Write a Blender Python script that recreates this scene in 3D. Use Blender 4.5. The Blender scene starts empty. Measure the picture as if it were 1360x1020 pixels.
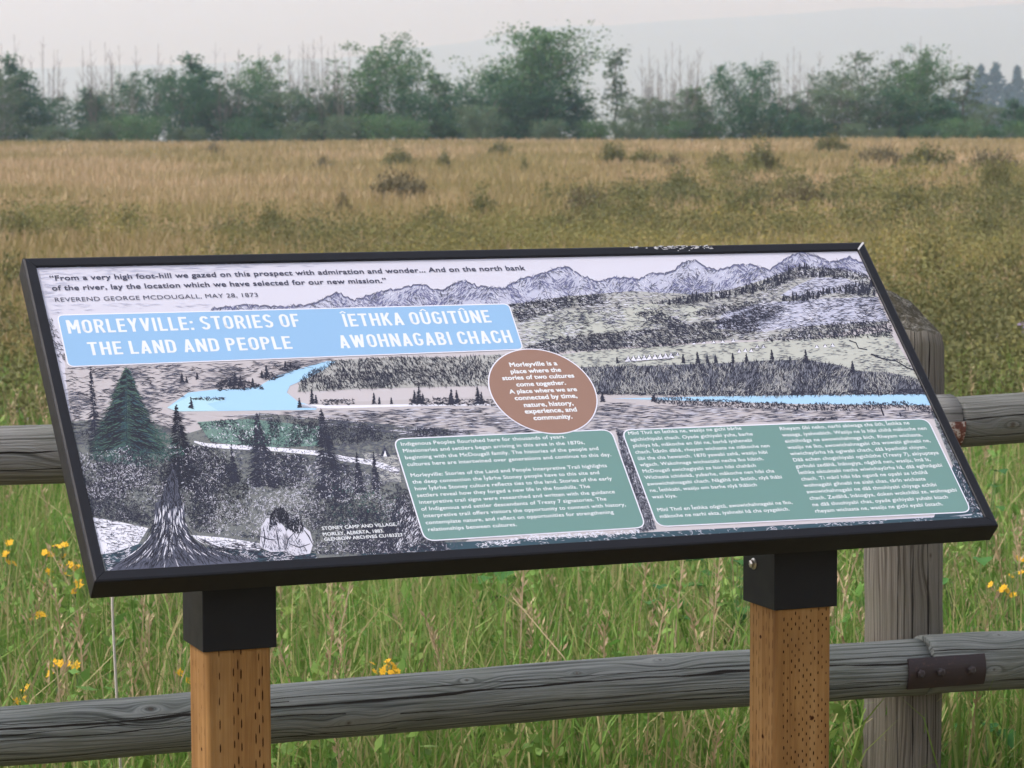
import bpy, bmesh, math, random
import numpy as np
from mathutils import Vector

SC = bpy.context.scene
COL = SC.collection
R = math.radians

# ------------------------------------------------------------------ camera
CAM = np.array([-0.7855, -3.4038, 1.4975])
YAW, PITCH, ROLL, FPX = 0.3776, -0.0868, -0.0039, 3692.6     # fitted from the photograph (1360 px wide)
PANEL_Z = 0.95                                                # lower front edge of the sign
FWD = np.array([math.sin(YAW)*math.cos(PITCH), math.cos(YAW)*math.cos(PITCH), math.sin(PITCH)])
RGT = np.array([math.cos(YAW), -math.sin(YAW), 0.0])
UPV = np.cross(RGT, FWD)
RGT, UPV = RGT*math.cos(ROLL)+UPV*math.sin(ROLL), UPV*math.cos(ROLL)-RGT*math.sin(ROLL)
cam = bpy.data.cameras.new('camera')
cam.lens = FPX/1360*36.0
cam.sensor_width = 36.0
cam.clip_start, cam.clip_end = 0.05, 20000
cam.dof.use_dof = True
cam.dof.focus_distance = 3.95
cam.dof.aperture_fstop = 21.0
camo = bpy.data.objects.new('camera', cam)
COL.objects.link(camo)
camo.location = CAM
from mathutils import Matrix
camo.rotation_euler = Matrix((RGT, UPV, -FWD)).transposed().to_euler()
SC.camera = camo

# ------------------------------------------------------------------ sky and sun
SUN_EL, SUN_AZ = R(52), R(-80)             # azimuth measured clockwise from +Y (away from the viewer)
world = bpy.data.worlds.new('World')
SC.world = world
world.use_nodes = True
wn, wl = world.node_tree.nodes, world.node_tree.links
bg = wn['Background']
sky = wn.new('ShaderNodeTexSky')
sky.sky_type = 'NISHITA'
sky.sun_disc = False
sky.sun_elevation = SUN_EL
sky.sun_rotation = SUN_AZ
sky.altitude = 1200
sky.air_density, sky.dust_density, sky.ozone_density = 1.0, 6.0, 1.5
hsv = wn.new('ShaderNodeHueSaturation')
hsv.inputs['Saturation'].default_value = 0.30
tint = wn.new('ShaderNodeMix'); tint.data_type = 'RGBA'; tint.blend_type = 'MULTIPLY'
tint.inputs[0].default_value = 1.0
tint.inputs[7].default_value = (1.0, 0.955, 1.0, 1)
wl.new(sky.outputs[0], hsv.inputs['Color'])
wl.new(hsv.outputs[0], tint.inputs[6])
wl.new(tint.outputs[2], bg.inputs[0])
bg.inputs[1].default_value = 0.14
sun = bpy.data.lights.new('sun', 'SUN')
sun.energy = 1.0
sun.angle = R(12)
sun.color = (1.0, 0.94, 0.86)
suno = bpy.data.objects.new('sun', sun)
COL.objects.link(suno)
sd = Vector((math.sin(SUN_AZ)*math.cos(SUN_EL), math.cos(SUN_AZ)*math.cos(SUN_EL), math.sin(SUN_EL)))
suno.rotation_euler = sd.to_track_quat('Z', 'Y').to_euler()
SC.view_settings.view_transform = 'Standard'
SC.view_settings.look = 'None'
SC.view_settings.exposure = 1.25
SC.view_settings.gamma = 1.0
SC.view_settings.use_curve_mapping = False
SC.render.engine = 'CYCLES'
SC.cycles.max_bounces = 12
SC.cycles.volume_bounces = 8
SC.cycles.transparent_max_bounces = 16
SC.cycles.use_denoising = True

# ------------------------------------------------------------------ helpers
def ray(px, py):
    d = FWD + RGT*((px-680)/FPX) + UPV*((510-py)/FPX)
    return d/np.linalg.norm(d)

def at_plane_y(px, py, y):
    d = ray(px, py); return CAM + d*((y-CAM[1])/d[1])

def at_height(px, py, z):
    d = ray(px, py); return CAM + d*((z-CAM[2])/d[2])

def at_range(px, py, r):
    d = ray(px, py); return CAM + d*(r/math.hypot(d[0], d[1]))

def sstep(a, b, x):
    t = np.clip((np.asarray(x, float)-a)/(b-a), 0, 1); return t*t*(3-2*t)

def ground_z(x, y):
    r = np.hypot(np.asarray(x, float)-CAM[0], np.asarray(y, float)-CAM[1])
    z = 1.25*sstep(20, 120, r) - 9.0*sstep(170, 420, r)
    bump = 0.05*np.sin(x*0.31+1.0)*np.cos(y*0.23) + 0.03*np.sin(x*0.77+y*0.5)
    return z + bump*sstep(9, 25, r)*(1-sstep(150, 200, r))

def on_ground(px, py):
    d = ray(px, py); t = 4.0
    while t < 400:
        p = CAM + d*t
        if p[2] <= float(ground_z(p[0], p[1])): return p
        t *= 1.004
    return CAM + d*118.0

def lin(c):
    c = c/255.0
    return c/12.92 if c <= 0.04045 else ((c+0.055)/1.055)**2.4
def rgb(r, g, b, k=1.0): return (min(lin(r)*k, .95), min(lin(g)*k, .95), min(lin(b)*k, .95), 1.0)

def tag(o, label=None, cat=None, group=None, kind=None):
    if label: o['label'] = label
    if cat: o['category'] = cat
    if group: o['group'] = group
    if kind: o['kind'] = kind
    return o

def empty(name, loc=(0, 0, 0), rz=0.0):
    o = bpy.data.objects.new(name, None); COL.objects.link(o)
    o.location = loc; o.rotation_euler = (0, 0, rz); o.empty_display_size = 0.1
    return o

class MB:
    """collects faces, then becomes ONE mesh object"""
    def __init__(s): s.v = []; s.f = []; s.mi = []; s.smooth = []
    def add(s, verts, faces, mi=0, smooth=False):
        n = len(s.v); s.v += [tuple(map(float, p)) for p in verts]
        s.f += [tuple(i+n for i in f) for f in faces]
        s.mi += [mi]*len(faces); s.smooth += [smooth]*len(faces)
    def box(s, a, b, mi=0):
        x0, y0, z0 = a; x1, y1, z1 = b
        s.add([(x0,y0,z0),(x1,y0,z0),(x1,y1,z0),(x0,y1,z0),(x0,y0,z1),(x1,y0,z1),(x1,y1,z1),(x0,y1,z1)],
              [(0,3,2,1),(4,5,6,7),(0,1,5,4),(1,2,6,5),(2,3,7,6),(3,0,4,7)], mi)
    def tube(s, pts, rad, n=6, mi=0, cap=True, smooth=True):
        pts = [np.asarray(p, float) for p in pts]; rings = []
        ref = np.array([0.31, 0.2, 0.93])
        for i, p in enumerate(pts):
            d = pts[min(i+1, len(pts)-1)]-pts[max(i-1, 0)]; d = d/(np.linalg.norm(d)+1e-12)
            a = np.cross(d, ref)
            if np.linalg.norm(a) < 1e-3: a = np.cross(d, [1, 0, 0])
            a /= np.linalg.norm(a); b = np.cross(d, a)
            r = rad[i] if hasattr(rad, '__len__') else rad
            rings.append([p + r*(math.cos(2*math.pi*k/n)*a + math.sin(2*math.pi*k/n)*b) for k in range(n)])
        V = [q for rg in rings for q in rg]; F = []
        for i in range(len(pts)-1):
            for k in range(n):
                F.append((i*n+k, i*n+(k+1) % n, (i+1)*n+(k+1) % n, (i+1)*n+k))
        if cap:
            F.append(tuple(range(n-1, -1, -1))); F.append(tuple(range((len(pts)-1)*n, len(pts)*n)))
        s.add(V, F, mi, smooth)
    def build(s, name, mats, parent=None):
        me = bpy.data.meshes.new(name); me.from_pydata(s.v, [], s.f); 
        for m in (mats if isinstance(mats, (list, tuple)) else [mats]): me.materials.append(m)
        me.polygons.foreach_set('material_index', s.mi)
        me.polygons.foreach_set('use_smooth', s.smooth); me.update()
        return link(name, me, parent)

def link(name, me, parent=None):
    o = bpy.data.objects.new(name, me); COL.objects.link(o)
    if parent: o.parent = parent
    return o

def mesh_np(name, V, loops, starts, totals, mats, mi=None, smooth=False):
    me = bpy.data.meshes.new(name)
    me.vertices.add(len(V)); me.vertices.foreach_set('co', np.asarray(V, np.float32).ravel())
    me.loops.add(len(loops)); me.loops.foreach_set('vertex_index', np.asarray(loops, np.int32))
    me.polygons.add(len(starts))
    me.polygons.foreach_set('loop_start', np.asarray(starts, np.int32))
    if mi is not None: me.polygons.foreach_set('material_index', np.asarray(mi, np.int32))
    for m in mats: me.materials.append(m)
    me.update(calc_edges=True); me.validate()
    if smooth: me.polygons.foreach_set('use_smooth', [True]*len(starts))
    return me

def quads_np(name, V, mats, mi=None):
    """V: (n,4,3) separate quads"""
    n = len(V)
    return mesh_np(name, V.reshape(-1, 3), np.arange(4*n), np.arange(n)*4, None, mats, mi)

def dup(o, parent=None):
    c = o.copy(); COL.objects.link(c); c.parent = parent
    for ch in list(o.children): dup(ch, c)
    return c

# ------------------------------------------------------------------ materials
def mat(name, color, rough=0.7, spec=0.3, metal=0.0):
    m = bpy.data.materials.new(name); m.use_nodes = True
    b = m.node_tree.nodes['Principled BSDF']
    b.inputs['Base Color'].default_value = color
    b.inputs['Roughness'].default_value = rough
    b.inputs['Specular IOR Level'].default_value = spec
    b.inputs['Metallic'].default_value = metal
    return m

class NT:
    def __init__(s, m): s.m = m; s.n = m.node_tree.nodes; s.l = m.node_tree.links; s.b = s.n.get('Principled BSDF')
    def new(s, t, **k):
        n = s.n.new(t)
        for a, v in k.items(): setattr(n, a, v)
        return n
    def math(s, op, a, b=None, c=None):
        n = s.new('ShaderNodeMath', operation=op)
        for i, x in enumerate((a, b, c)):
            if x is None: continue
            if isinstance(x, (int, float)): n.inputs[i].default_value = x
            else: s.l.new(x, n.inputs[i])
        return n.outputs[0]
    def noise(s, vec, scale, detail=3, rough=0.5, dist=0.0):
        n = s.new('ShaderNodeTexNoise')
        n.inputs['Scale'].default_value = scale; n.inputs['Detail'].default_value = detail
        n.inputs['Roughness'].default_value = rough; n.inputs['Distortion'].default_value = dist
        if vec is not None: s.l.new(vec, n.inputs['Vector'])
        return n.outputs['Fac']
    def ramp(s, fac, stops, interp='LINEAR'):
        n = s.new('ShaderNodeValToRGB'); n.color_ramp.interpolation = interp
        e = n.color_ramp.elements
        while len(e) > len(stops): e.remove(e[-1])
        while len(e) < len(stops): e.new(0.5)
        for q, (p, c) in zip(e, stops): q.position = p; q.color = c if len(c) == 4 else (*c, 1)
        if isinstance(fac, (int, float)): n.inputs[0].default_value = fac
        else: s.l.new(fac, n.inputs[0])
        return n.outputs[0]
    def mix(s, fac, a, b, blend='MIX'):
        n = s.new('ShaderNodeMix', data_type='RGBA', blend_type=blend)
        for i, x in ((0, fac), (6, a), (7, b)):
            if isinstance(x, (int, float)): n.inputs[i].default_value = x
            elif isinstance(x, tuple): n.inputs[i].default_value = x if len(x) == 4 else (*x, 1)
            else: s.l.new(x, n.inputs[i])
        return n.outputs[2]
    def mapping(s, vec, scale):
        n = s.new('ShaderNodeMapping'); n.inputs['Scale'].default_value = scale
        s.l.new(vec, n.inputs['Vector']); return n.outputs[0]
    def bump(s, h, strength=0.3, dist=0.01):
        n = s.new('ShaderNodeBump'); n.inputs['Strength'].default_value = strength; n.inputs['Distance'].default_value = dist
        s.l.new(h, n.inputs['Height']); s.l.new(n.outputs[0], s.b.inputs['Normal'])

def leafy(name, stops, patch=None, patch_scale=0.3, trans=0.3, rough=0.6):
    """each leaf or blade takes its own tone; an optional second palette comes in patches over the ground"""
    m = mat(name, (0.1, 0.1, 0.1, 1), rough, 0.2); t = NT(m)
    geo = t.new('ShaderNodeNewGeometry')
    c = t.ramp(geo.outputs['Random Per Island'], stops)
    if patch:
        c2 = t.ramp(geo.outputs['Random Per Island'], patch)
        f = t.noise(geo.outputs['Position'], patch_scale, 3, 0.6)
        f = t.ramp(f, [(0.42, (0, 0, 0)), (0.58, (1, 1, 1))])
        c = t.mix(f, c, c2)
    t.l.new(c, t.b.inputs['Base Color'])
    tr = t.new('ShaderNodeBsdfTranslucent'); t.l.new(c, tr.inputs['Color'])
    mx = t.new('ShaderNodeMixShader'); mx.inputs[0].default_value = trans
    t.l.new(t.b.outputs[0], mx.inputs[1]); t.l.new(tr.outputs[0], mx.inputs[2])
    out = t.n['Material Output']; t.l.new(mx.outputs[0], out.inputs['Surface'])
    return m

def ramp_of(*cols):
    n = len(cols); return [(i/(n-1) if n > 1 else 0, c) for i, c in enumerate(cols)]

M_grass_near = leafy('green grass', ramp_of((.065,.16,.022), (.13,.25,.04), (.20,.31,.06), (.10,.20,.04), (.27,.32,.10), (.44,.36,.20), (.34,.29,.14)),
                     ramp_of((.09,.22,.035), (.15,.29,.05), (.22,.32,.08), (.30,.33,.11), (.42,.36,.18)), 0.9)
M_grass_mid = leafy('olive grass', ramp_of((.21,.18,.06), (.28,.225,.085), (.34,.27,.12), (.23,.195,.07), (.43,.335,.18)),
                    ramp_of((.18,.17,.055), (.24,.21,.075), (.30,.25,.105)), 0.25)
M_grass_far = leafy('dry meadow grass', ramp_of((.47,.335,.195), (.53,.39,.24), (.43,.32,.17), (.34,.27,.13), (.60,.45,.29)),
                    ramp_of((.22,.20,.07), (.32,.26,.11), (.26,.22,.08), (.40,.31,.15)), 0.11)
M_seed = leafy('dry seed heads', ramp_of((.42,.32,.18), (.52,.42,.26), (.36,.26,.15), (.46,.34,.22)), trans=0.2)
M_shrub = leafy('shrub leaves', ramp_of((.10,.115,.04), (.14,.145,.05), (.18,.17,.06), (.12,.125,.045)), trans=0.25)
M_shrub_brown = leafy('brownish shrub leaves', ramp_of((.13,.11,.06), (.17,.145,.075), (.14,.12,.055), (.20,.165,.085)), trans=0.2)
M_cover = [leafy('dark low shrub leaves', ramp_of((.115,.125,.045), (.15,.15,.055), (.095,.10,.036)), trans=0.25),
           leafy('olive low shrub leaves', ramp_of((.20,.20,.063), (.24,.225,.078), (.17,.17,.055)), trans=0.25),
           leafy('yellowish low shrub leaves', ramp_of((.29,.255,.09), (.33,.285,.11), (.25,.225,.085), (.42,.34,.06)), trans=0.25)]
M_leaf_green = leafy('aspen leaves', ramp_of((.055,.13,.05), (.085,.18,.06), (.12,.22,.08), (.07,.15,.055)), trans=0.3)
M_leaf_dark = leafy('dark leaves', ramp_of((.035,.10,.045), (.055,.14,.06), (.08,.17,.065)), trans=0.25)
M_leaf_grey = leafy('grey green leaves', ramp_of((.08,.135,.075), (.11,.17,.09), (.14,.20,.10)), trans=0.3)
M_needles = leafy('spruce needles', ramp_of((.02,.05,.05), (.03,.065,.06)), trans=0.1)
M_bark = mat('grey bark', (.16, .13, .12, 1), 0.9, 0.1)
M_bark_pale = mat('pale bark', (.26, .23, .21, 1), 0.9, 0.1)
M_twig = mat('brown twigs', (.12, .085, .05, 1), 0.9, 0.1)

def log_material(name, knots, cracks, tones, green=(.13,.145,.115)):
    """weathered log: grain lines run along, curl round the knots, and long checks split the wood; (x, s) come with the mesh"""
    m = mat(name, (.2, .2, .2, 1), 0.85, 0.15); t = NT(m)
    at = t.new('ShaderNodeAttribute', attribute_name='grain')
    sep = t.new('ShaderNodeSeparateXYZ'); t.l.new(at.outputs['Vector'], sep.inputs[0])
    x, s = sep.outputs[0], sep.outputs[1]
    wob = t.noise(t.mapping(at.outputs['Vector'], (2.2, 14, 1)), 1.0, 3, 0.5)
    g = t.math('ADD', s, t.math('MULTIPLY', t.math('SUBTRACT', wob, 0.5), 0.03))
    km = None
    for (kx, ks, kr) in knots:
        dx = t.math('MULTIPLY', t.math('SUBTRACT', x, kx), 0.45)
        ds = t.math('SUBTRACT', s, ks)
        d2 = t.math('ADD', t.math('MULTIPLY', dx, dx), t.math('MULTIPLY', ds, ds))
        d = t.math('SQRT', d2)
        w = t.math('EXPONENT', t.math('MULTIPLY', d2, -1.0/(kr*kr*4.5)))
        g = t.math('ADD', t.math('MULTIPLY', g, t.math('SUBTRACT', 1.0, w)), t.math('MULTIPLY', t.math('ADD', d, ks), w))
        dxx = t.math('SUBTRACT', x, kx)
        kk = t.math('SQRT', t.math('ADD', t.math('MULTIPLY', dxx, dxx), t.math('MULTIPLY', ds, ds)))
        k = t.ramp(kk, [(0, (1, 1, 1)), (kr*0.22, (.8, .8, .8)), (kr*0.34, (0, 0, 0))])
        km = k if km is None else t.math('MAXIMUM', km, k)
    cv = t.new('ShaderNodeCombineXYZ'); t.l.new(g, cv.inputs[1])
    t.l.new(t.math('MULTIPLY', x, 0.012), cv.inputs[0])
    lines = t.noise(cv.outputs[0], 190, 2, 0.6)
    fine = t.noise(t.mapping(at.outputs['Vector'], (5, 420, 1)), 1.0, 2, 0.6)
    blot = t.noise(at.outputs['Vector'], 9, 4, 0.6)
    c = t.ramp(lines, [(0.33, tones[0]), (0.45, tones[1]), (0.57, tones[2]), (0.72, tones[1])])
    c = t.mix(t.math('MULTIPLY', fine, 0.5), c, tones[0])
    c = t.mix(t.ramp(blot, [(0.45, (0, 0, 0)), (0.7, (.55, .55, .55))]), c, green)
    crack = None
    for (s0, amp, wd, x0, x1) in cracks:
        wv = t.new('ShaderNodeCombineXYZ'); t.l.new(x, wv.inputs[0]); wv.inputs[1].default_value = s0*31
        n = t.noise(wv.outputs[0], 3.5, 3, 0.55)
        line = t.math('ABSOLUTE', t.math('SUBTRACT', s, t.math('ADD', s0, t.math('MULTIPLY', t.math('SUBTRACT', n, 0.5), amp))))
        k = t.math('LESS_THAN', line, t.math('MULTIPLY', t.math('ADD', t.noise(wv.outputs[0], 9.0, 2), -0.22), wd))
        k = t.math('MULTIPLY', k, t.math('MULTIPLY', t.math('GREATER_THAN', x, x0), t.math('LESS_THAN', x, x1)))
        crack = k if crack is None else t.math('MAXIMUM', crack, k)
    if km is not None: c = t.mix(km, c, (.07, .055, .04))
    h = t.math('ADD', t.math('MULTIPLY', lines, 0.6), t.math('MULTIPLY', fine, 0.4))
    if crack is not None:
        c = t.mix(crack, c, (.02, .018, .016)); h = t.math('SUBTRACT', h, t.math('MULTIPLY', crack, 1.5))
    t.l.new(c, t.b.inputs['Base Color']); t.bump(h, 1.0, 0.006)
    return m

GREY_TONES = [(.042, .047, .044), (.155, .172, .163), (.265, .287, .272)]

# ------------------------------------------------------------------ ground, hills
def build_ground():
    rs = np.concatenate([[0.3, 2, 4, 5], np.arange(6, 30, 1.0), np.arange(30, 190, 4.0), np.geomspace(195, 7000, 40)])
    na = 140
    az = np.linspace(0, 2*math.pi, na, endpoint=False)
    Rr, A = np.meshgrid(rs, az, indexing='ij')
    X = CAM[0]+Rr*np.sin(A); Y = CAM[1]+Rr*np.cos(A); Z = ground_z(X, Y)
    V = np.stack([X, Y, Z], -1).reshape(-1, 3).tolist(); F = []
    for i in range(len(rs)-1):
        for k in range(na):
            F.append((i*na+k, (i+1)*na+k, (i+1)*na+(k+1) % na, i*na+(k+1) % na))
    F.append(tuple(range(na)))
    m = mat('meadow ground', (.15, .13, .07, 1), 0.95, 0.05); t = NT(m)
    g = t.new('ShaderNodeNewGeometry')
    n1 = t.noise(g.outputs['Position'], 0.5, 5, 0.6); n2 = t.noise(g.outputs['Position'], 14, 4, 0.7)
    c = t.mix(n1, (.12, .11, .04), (.22, .17, .08)); c = t.mix(t.ramp(n2, [(.4, (0,0,0)), (.7, (.7,.7,.7))]), c, (.08, .08, .03))
    t.l.new(c, t.b.inputs['Base Color'])
    mb = MB(); mb.add(V, F, 0, True)
    tag(mb.build('ground', m), kind='structure')
build_ground()

def build_hills():
    # a long ridge some kilometres off; its crest line as seen above the trees
    px = [-700, -200, 0, 250, 460, 560, 650, 744, 830, 900, 1000, 1150, 1260, 1360, 1600, 2100]
    py = [120, 108, 100, 92, 84, 72, 58, 44, 40, 34, 30, 19, 16, 12, 30, 70]
    V, F, nr = [], [], 9
    xs = np.linspace(-700, 2100, 180)
    rng = np.random.default_rng(4)
    yy = np.interp(xs, px, py) + np.convolve(rng.normal(0, 3.0, 190), np.ones(6)/6, 'same')[:180]
    for x, y in zip(xs, yy):
        d = ray(x, y)
        for k in range(nr):
            f = k/(nr-1); r = 3200+1500*f
            p = CAM + d*(4200/math.hypot(d[0], d[1])); top = p[2]+8
            h = math.sin(min(f/0.667, 1)*math.pi/2) if f <= 0.667 else math.cos((f-0.667)/0.333*math.pi/2)
            q = CAM + d*(r/math.hypot(d[0], d[1]))
            V.append((q[0], q[1], -9 + (top+9)*h))
    for i in range(len(xs)-1):
        for k in range(nr-1):
            F.append((i*nr+k, (i+1)*nr+k, (i+1)*nr+k+1, i*nr+k+1))
    m = mat('forested hills', (.06, .09, .07, 1), 0.95, 0.05); t = NT(m)
    g = t.new('ShaderNodeNewGeometry'); n = t.noise(g.outputs['Position'], 0.01, 4, 0.6)
    t.l.new(t.mix(n, (.04, .07, .05), (.14, .15, .12)), t.b.inputs['Base Color'])
    mb = MB(); mb.add(V, F, 0, True)
    tag(mb.build('hills', m), kind='structure')
build_hills()

# ------------------------------------------------------------------ the log fence
FY = 1.18
M_bolt = mat('dark bolt steel', (.05, .042, .045, 1), 0.5, 0.5, 0.6)
M_bracket = mat('dark maroon painted steel', (.055, .032, .034, 1), 0.5, 0.4); _t = NT(M_bracket)
_g = _t.new('ShaderNodeNewGeometry')
_n = _t.noise(_g.outputs['Position'], 70, 4, 0.65)
_t.l.new(_t.mix(_t.ramp(_n, [(.60, (0,0,0)), (.72, (1,1,1))]), (.022, .014, .016), (.06, .028, .024)), _t.b.inputs['Base Color'])
M_peel = mat('peeling bracket paint', (.1, .04, .03, 1), 0.7, 0.3); _t = NT(M_peel)
_g = _t.new('ShaderNodeNewGeometry')
_n = _t.noise(_g.outputs['Position'], 55, 5, 0.7)
_t.l.new(_t.ramp(_n, [(.44, (.10, .035, .025)), (.5, (.17, .07, .05)), (.54, (.42, .39, .36)), (.7, (.5, .47, .44))]), _t.b.inputs['Base Color'])

def log_mesh(name, P0, P1, r0, r1, m, parent, seed, nseg=70, nth=28, wob=0.004, vertical=False, topcut=None, mcap=None, amp=1.0):
    rng = np.random.default_rng(seed)
    P0, P1 = np.asarray(P0, float), np.asarray(P1, float)
    ax = (P1-P0); L = np.linalg.norm(ax); ax /= L
    front = np.array([0, -1.0, 0]); front -= ax*(front@ax); front /= np.linalg.norm(front)
    up = np.cross(ax, front) if not vertical else np.cross(ax, front)
    if not vertical and up[2] < 0: up = -up
    ph = rng.uniform(0, 6.28, 8)
    V, G = [], []
    for i in range(nseg+1):
        f = i/nseg; c = P0+ax*L*f
        c = c + up*wob*math.sin(f*7+ph[0]) + front*wob*math.sin(f*5+ph[1])
        r = r0+(r1-r0)*f
        for k in range(nth+1):
            th = math.pi + 2*math.pi*k/nth            # seam at the back
            rr = r*(1+amp*(0.03*math.sin(2*th+ph[2])+0.018*math.sin(3*th+ph[3]+f*3)+0.012*math.sin(f*23+th+ph[4])+0.008*math.sin(f*51+2*th+ph[5])))
            p = c + rr*(math.cos(th)*front+math.sin(th)*up)
            if topcut is not None:
                if i == nseg: p = c + (p-c)*.93
                p = p + ax*(topcut(p)*float(sstep(.80, 1.0, f)) - (.004 if i == nseg else 0))
            V.append(p); G.append((L*f, (th-2*math.pi)*r, 0))
    F, n1 = [], nth+1
    for i in range(nseg):
        for k in range(nth):
            F.append((i*n1+k, i*n1+k+1, (i+1)*n1+k+1, (i+1)*n1+k))
    mi = [0]*len(F)
    for i, rev in ((0, True), (nseg, False)):
        ring = [i*n1+k for k in range(nth)]
        base = len(V); cc = np.mean([V[j] for j in ring], 0)
        prev = ring
        for q, sc in enumerate((0.72, 0.4)):
            new = []
            for j in ring:
                p = cc+(np.asarray(V[j])-cc)*sc + ax*(rng.normal(0, 0.0018) + (0.003+.003*q if topcut else 0))*(1 if not rev else -1)
                V.append(p); G.append(G[j]); new.append(len(V)-1)
            for k in range(nth):
                F.append((prev[k], prev[(k+1) % nth], new[(k+1) % nth], new[k])); mi.append(1)
            prev = new
        V.append(cc+ax*(0.008 if topcut else 0.004)*(1 if not rev else -1)); G.append(G[ring[0]])
        for k in range(nth): F.append((prev[k], prev[(k+1) % nth], len(V)-1)); mi.append(1)
    me = bpy.data.meshes.new(name); me.from_pydata([tuple(p) for p in V], [], F)
    me.materials.append(m); me.materials.append(mcap or m)
    me.polygons.foreach_set('material_index', mi)
    me.polygons.foreach_set('use_smooth', [x == 0 for x in mi])
    at = me.attributes.new('grain', 'FLOAT_VECTOR', 'POINT')
    at.data.foreach_set('vector', np.asarray(G, np.float32).ravel())
    me.update()
    bm = bmesh.new(); bm.from_mesh(me); bmesh.ops.recalc_face_normals(bm, faces=bm.faces); bm.to_mesh(me); bm.free()
    return link(name, me, parent)

fence = tag(empty('log_fence', (1.9, FY, 0)), 'weathered grey log fence with two round rails behind the sign', 'fence')
FO = np.array([1.9, FY, 0.0])

def line_pts(pa, pb, xs):
    """points on the vertical fence plane at photo columns xs along the image line pa-pb"""
    out = []
    for x in xs:
        y = pa[1]+(pb[1]-pa[1])*(x-pa[0])/(pb[0]-pa[0])
        out.append(at_plane_y(x, y, FY)-FO)
    return out

def knots_at(pa, pb, x0, r, lst):
    """knot positions given as photo points -> (distance along, arc) on the rail that starts at column x0"""
    st = line_pts(pa, pb, [x0])[0]; res = []
    for (kx, ky, kr) in lst:
        c = line_pts(pa, pb, [kx])[0]; p = at_plane_y(kx, ky, FY-r)-FO
        dz = max(-.95, min(.95, (p[2]-c[2])/r))
        res.append((float(np.linalg.norm(c-st)), math.asin(dz)*r, kr))
    return res

# lower rails
LA, LB2 = (0, 974.5), (1240, 884)
a, b = line_pts(LA, LB2, [-420, 1221])
mk = log_material('weathered rail wood', knots_at(LA, LB2, -420, .053, [(192, 942, .013), (450, 962, .013), (610, 909, .009), (870, 884, .010), (755, 900, .006)]),
                  [(.022, .02, .0065, 0.2, 2.6), (.004, .03, .003, 0.5, 1.1), (.036, .015, .0028, .9, 2.6), (-.038, .02, .0035, .1, 1.2), (-.008, .04, .0022, 1.2, 2.4), (.028, .03, .002, .3, 1.0), (-.02, .025, .003, 0.9, 2.2), (.012, .02, .0035, .45, .9)], GREY_TONES)
log_mesh('rail', a, b, .0505, .0555, mk, fence, 1)
RA, RB = (1240, 884), (1360, 876.5)
a, b = line_pts(RA, RB, [1223, 1900])
mk = log_material('weathered rail wood', knots_at(RA, RB, 1223, .055, [(1318, 846, .011), (1300, 893, .009)]),
                  [(.035, .02, .004, 0, 2), (-.03, .02, .004, 0.05, 2)], GREY_TONES)
log_mesh('rail', a, b, .0555, .055, mk, fence, 2)
# upper rails
UA, UB = (0, 608), (1360, 556.5)
a, b = line_pts(UA, UB, [-420, 1261.5])
mk = log_material('weathered rail wood', [(.62, .01, .01)], [(.01, .03, .004, 0, 1.4), (-.02, .02, .003, 0, 2.4)],
                  [(.065, .065, .06), (.19, .193, .183), (.28, .283, .27)])
log_mesh('rail', a, b, .0495, .049, mk, fence, 3, amp=.35)
a, b = line_pts(UA, UB, [1263, 1900])
mk = log_material('weathered rail wood', knots_at(UA, UB, 1263, .049, [(1328, 566, .016)]), [(.01, .03, .004, 0, 1.4), (-.025, .02, .003, 0, 2)],
                  [(.048, .05, .045), (.145, .15, .138), (.215, .222, .208)])
log_mesh('rail', a, b, .0488, .049, mk, fence, 4, amp=.35)
# the post, cut slanting at the top
M_lichen = mat('lichen crusted end grain', (.1, .1, .09, 1), 0.95, 0.05); _t = NT(M_lichen)
_g = _t.new('ShaderNodeNewGeometry')
_n = _t.noise(_g.outputs['Position'], 150, 5, 0.75); _n2 = _t.noise(_g.outputs['Position'], 28, 3, 0.5)
_c = _t.ramp(_n, [(.36, (.03, .028, .022)), (.48, (.11, .105, .085)), (.56, (.18, .175, .15)), (.68, (.42, .41, .38))])
_c = _t.mix(_t.ramp(_n2, [(.45, (0,0,0)), (.6, (.75,.75,.75))]), _c, (.05, .045, .03))
_t.l.new(_c, _t.b.inputs['Base Color']); _t.bump(_n, 0.9, 0.01)
PYC = FY+.055+.077
pc = at_plane_y(1196, 880, PYC)-FO
mk = log_material('weathered post wood', [(1.05, .02, .012)], [(.012, .012, .0055, 0, 1.6), (-.022, .012, .0035, 0, 1.6), (.05, .012, .0035, 0, 1.6), (-.05, .01, .0025, .2, 1.6)],
                  [(.05, .044, .034), (.145, .133, .112), (.225, .21, .182)], (.13, .125, .09))
log_mesh('post', (pc[0], pc[1], -0.35), (pc[0]+.006, pc[1], 1.172), .0785, .0775, mk, fence, 5, 60, 30, .002, True,
         lambda p: 0.50*(p[1]-pc[1]) - 0.12*(p[0]-pc[0]) - 4.5*(p[0]-pc[0])**2 + 0.003*math.sin(p[0]*150), M_lichen)

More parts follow.
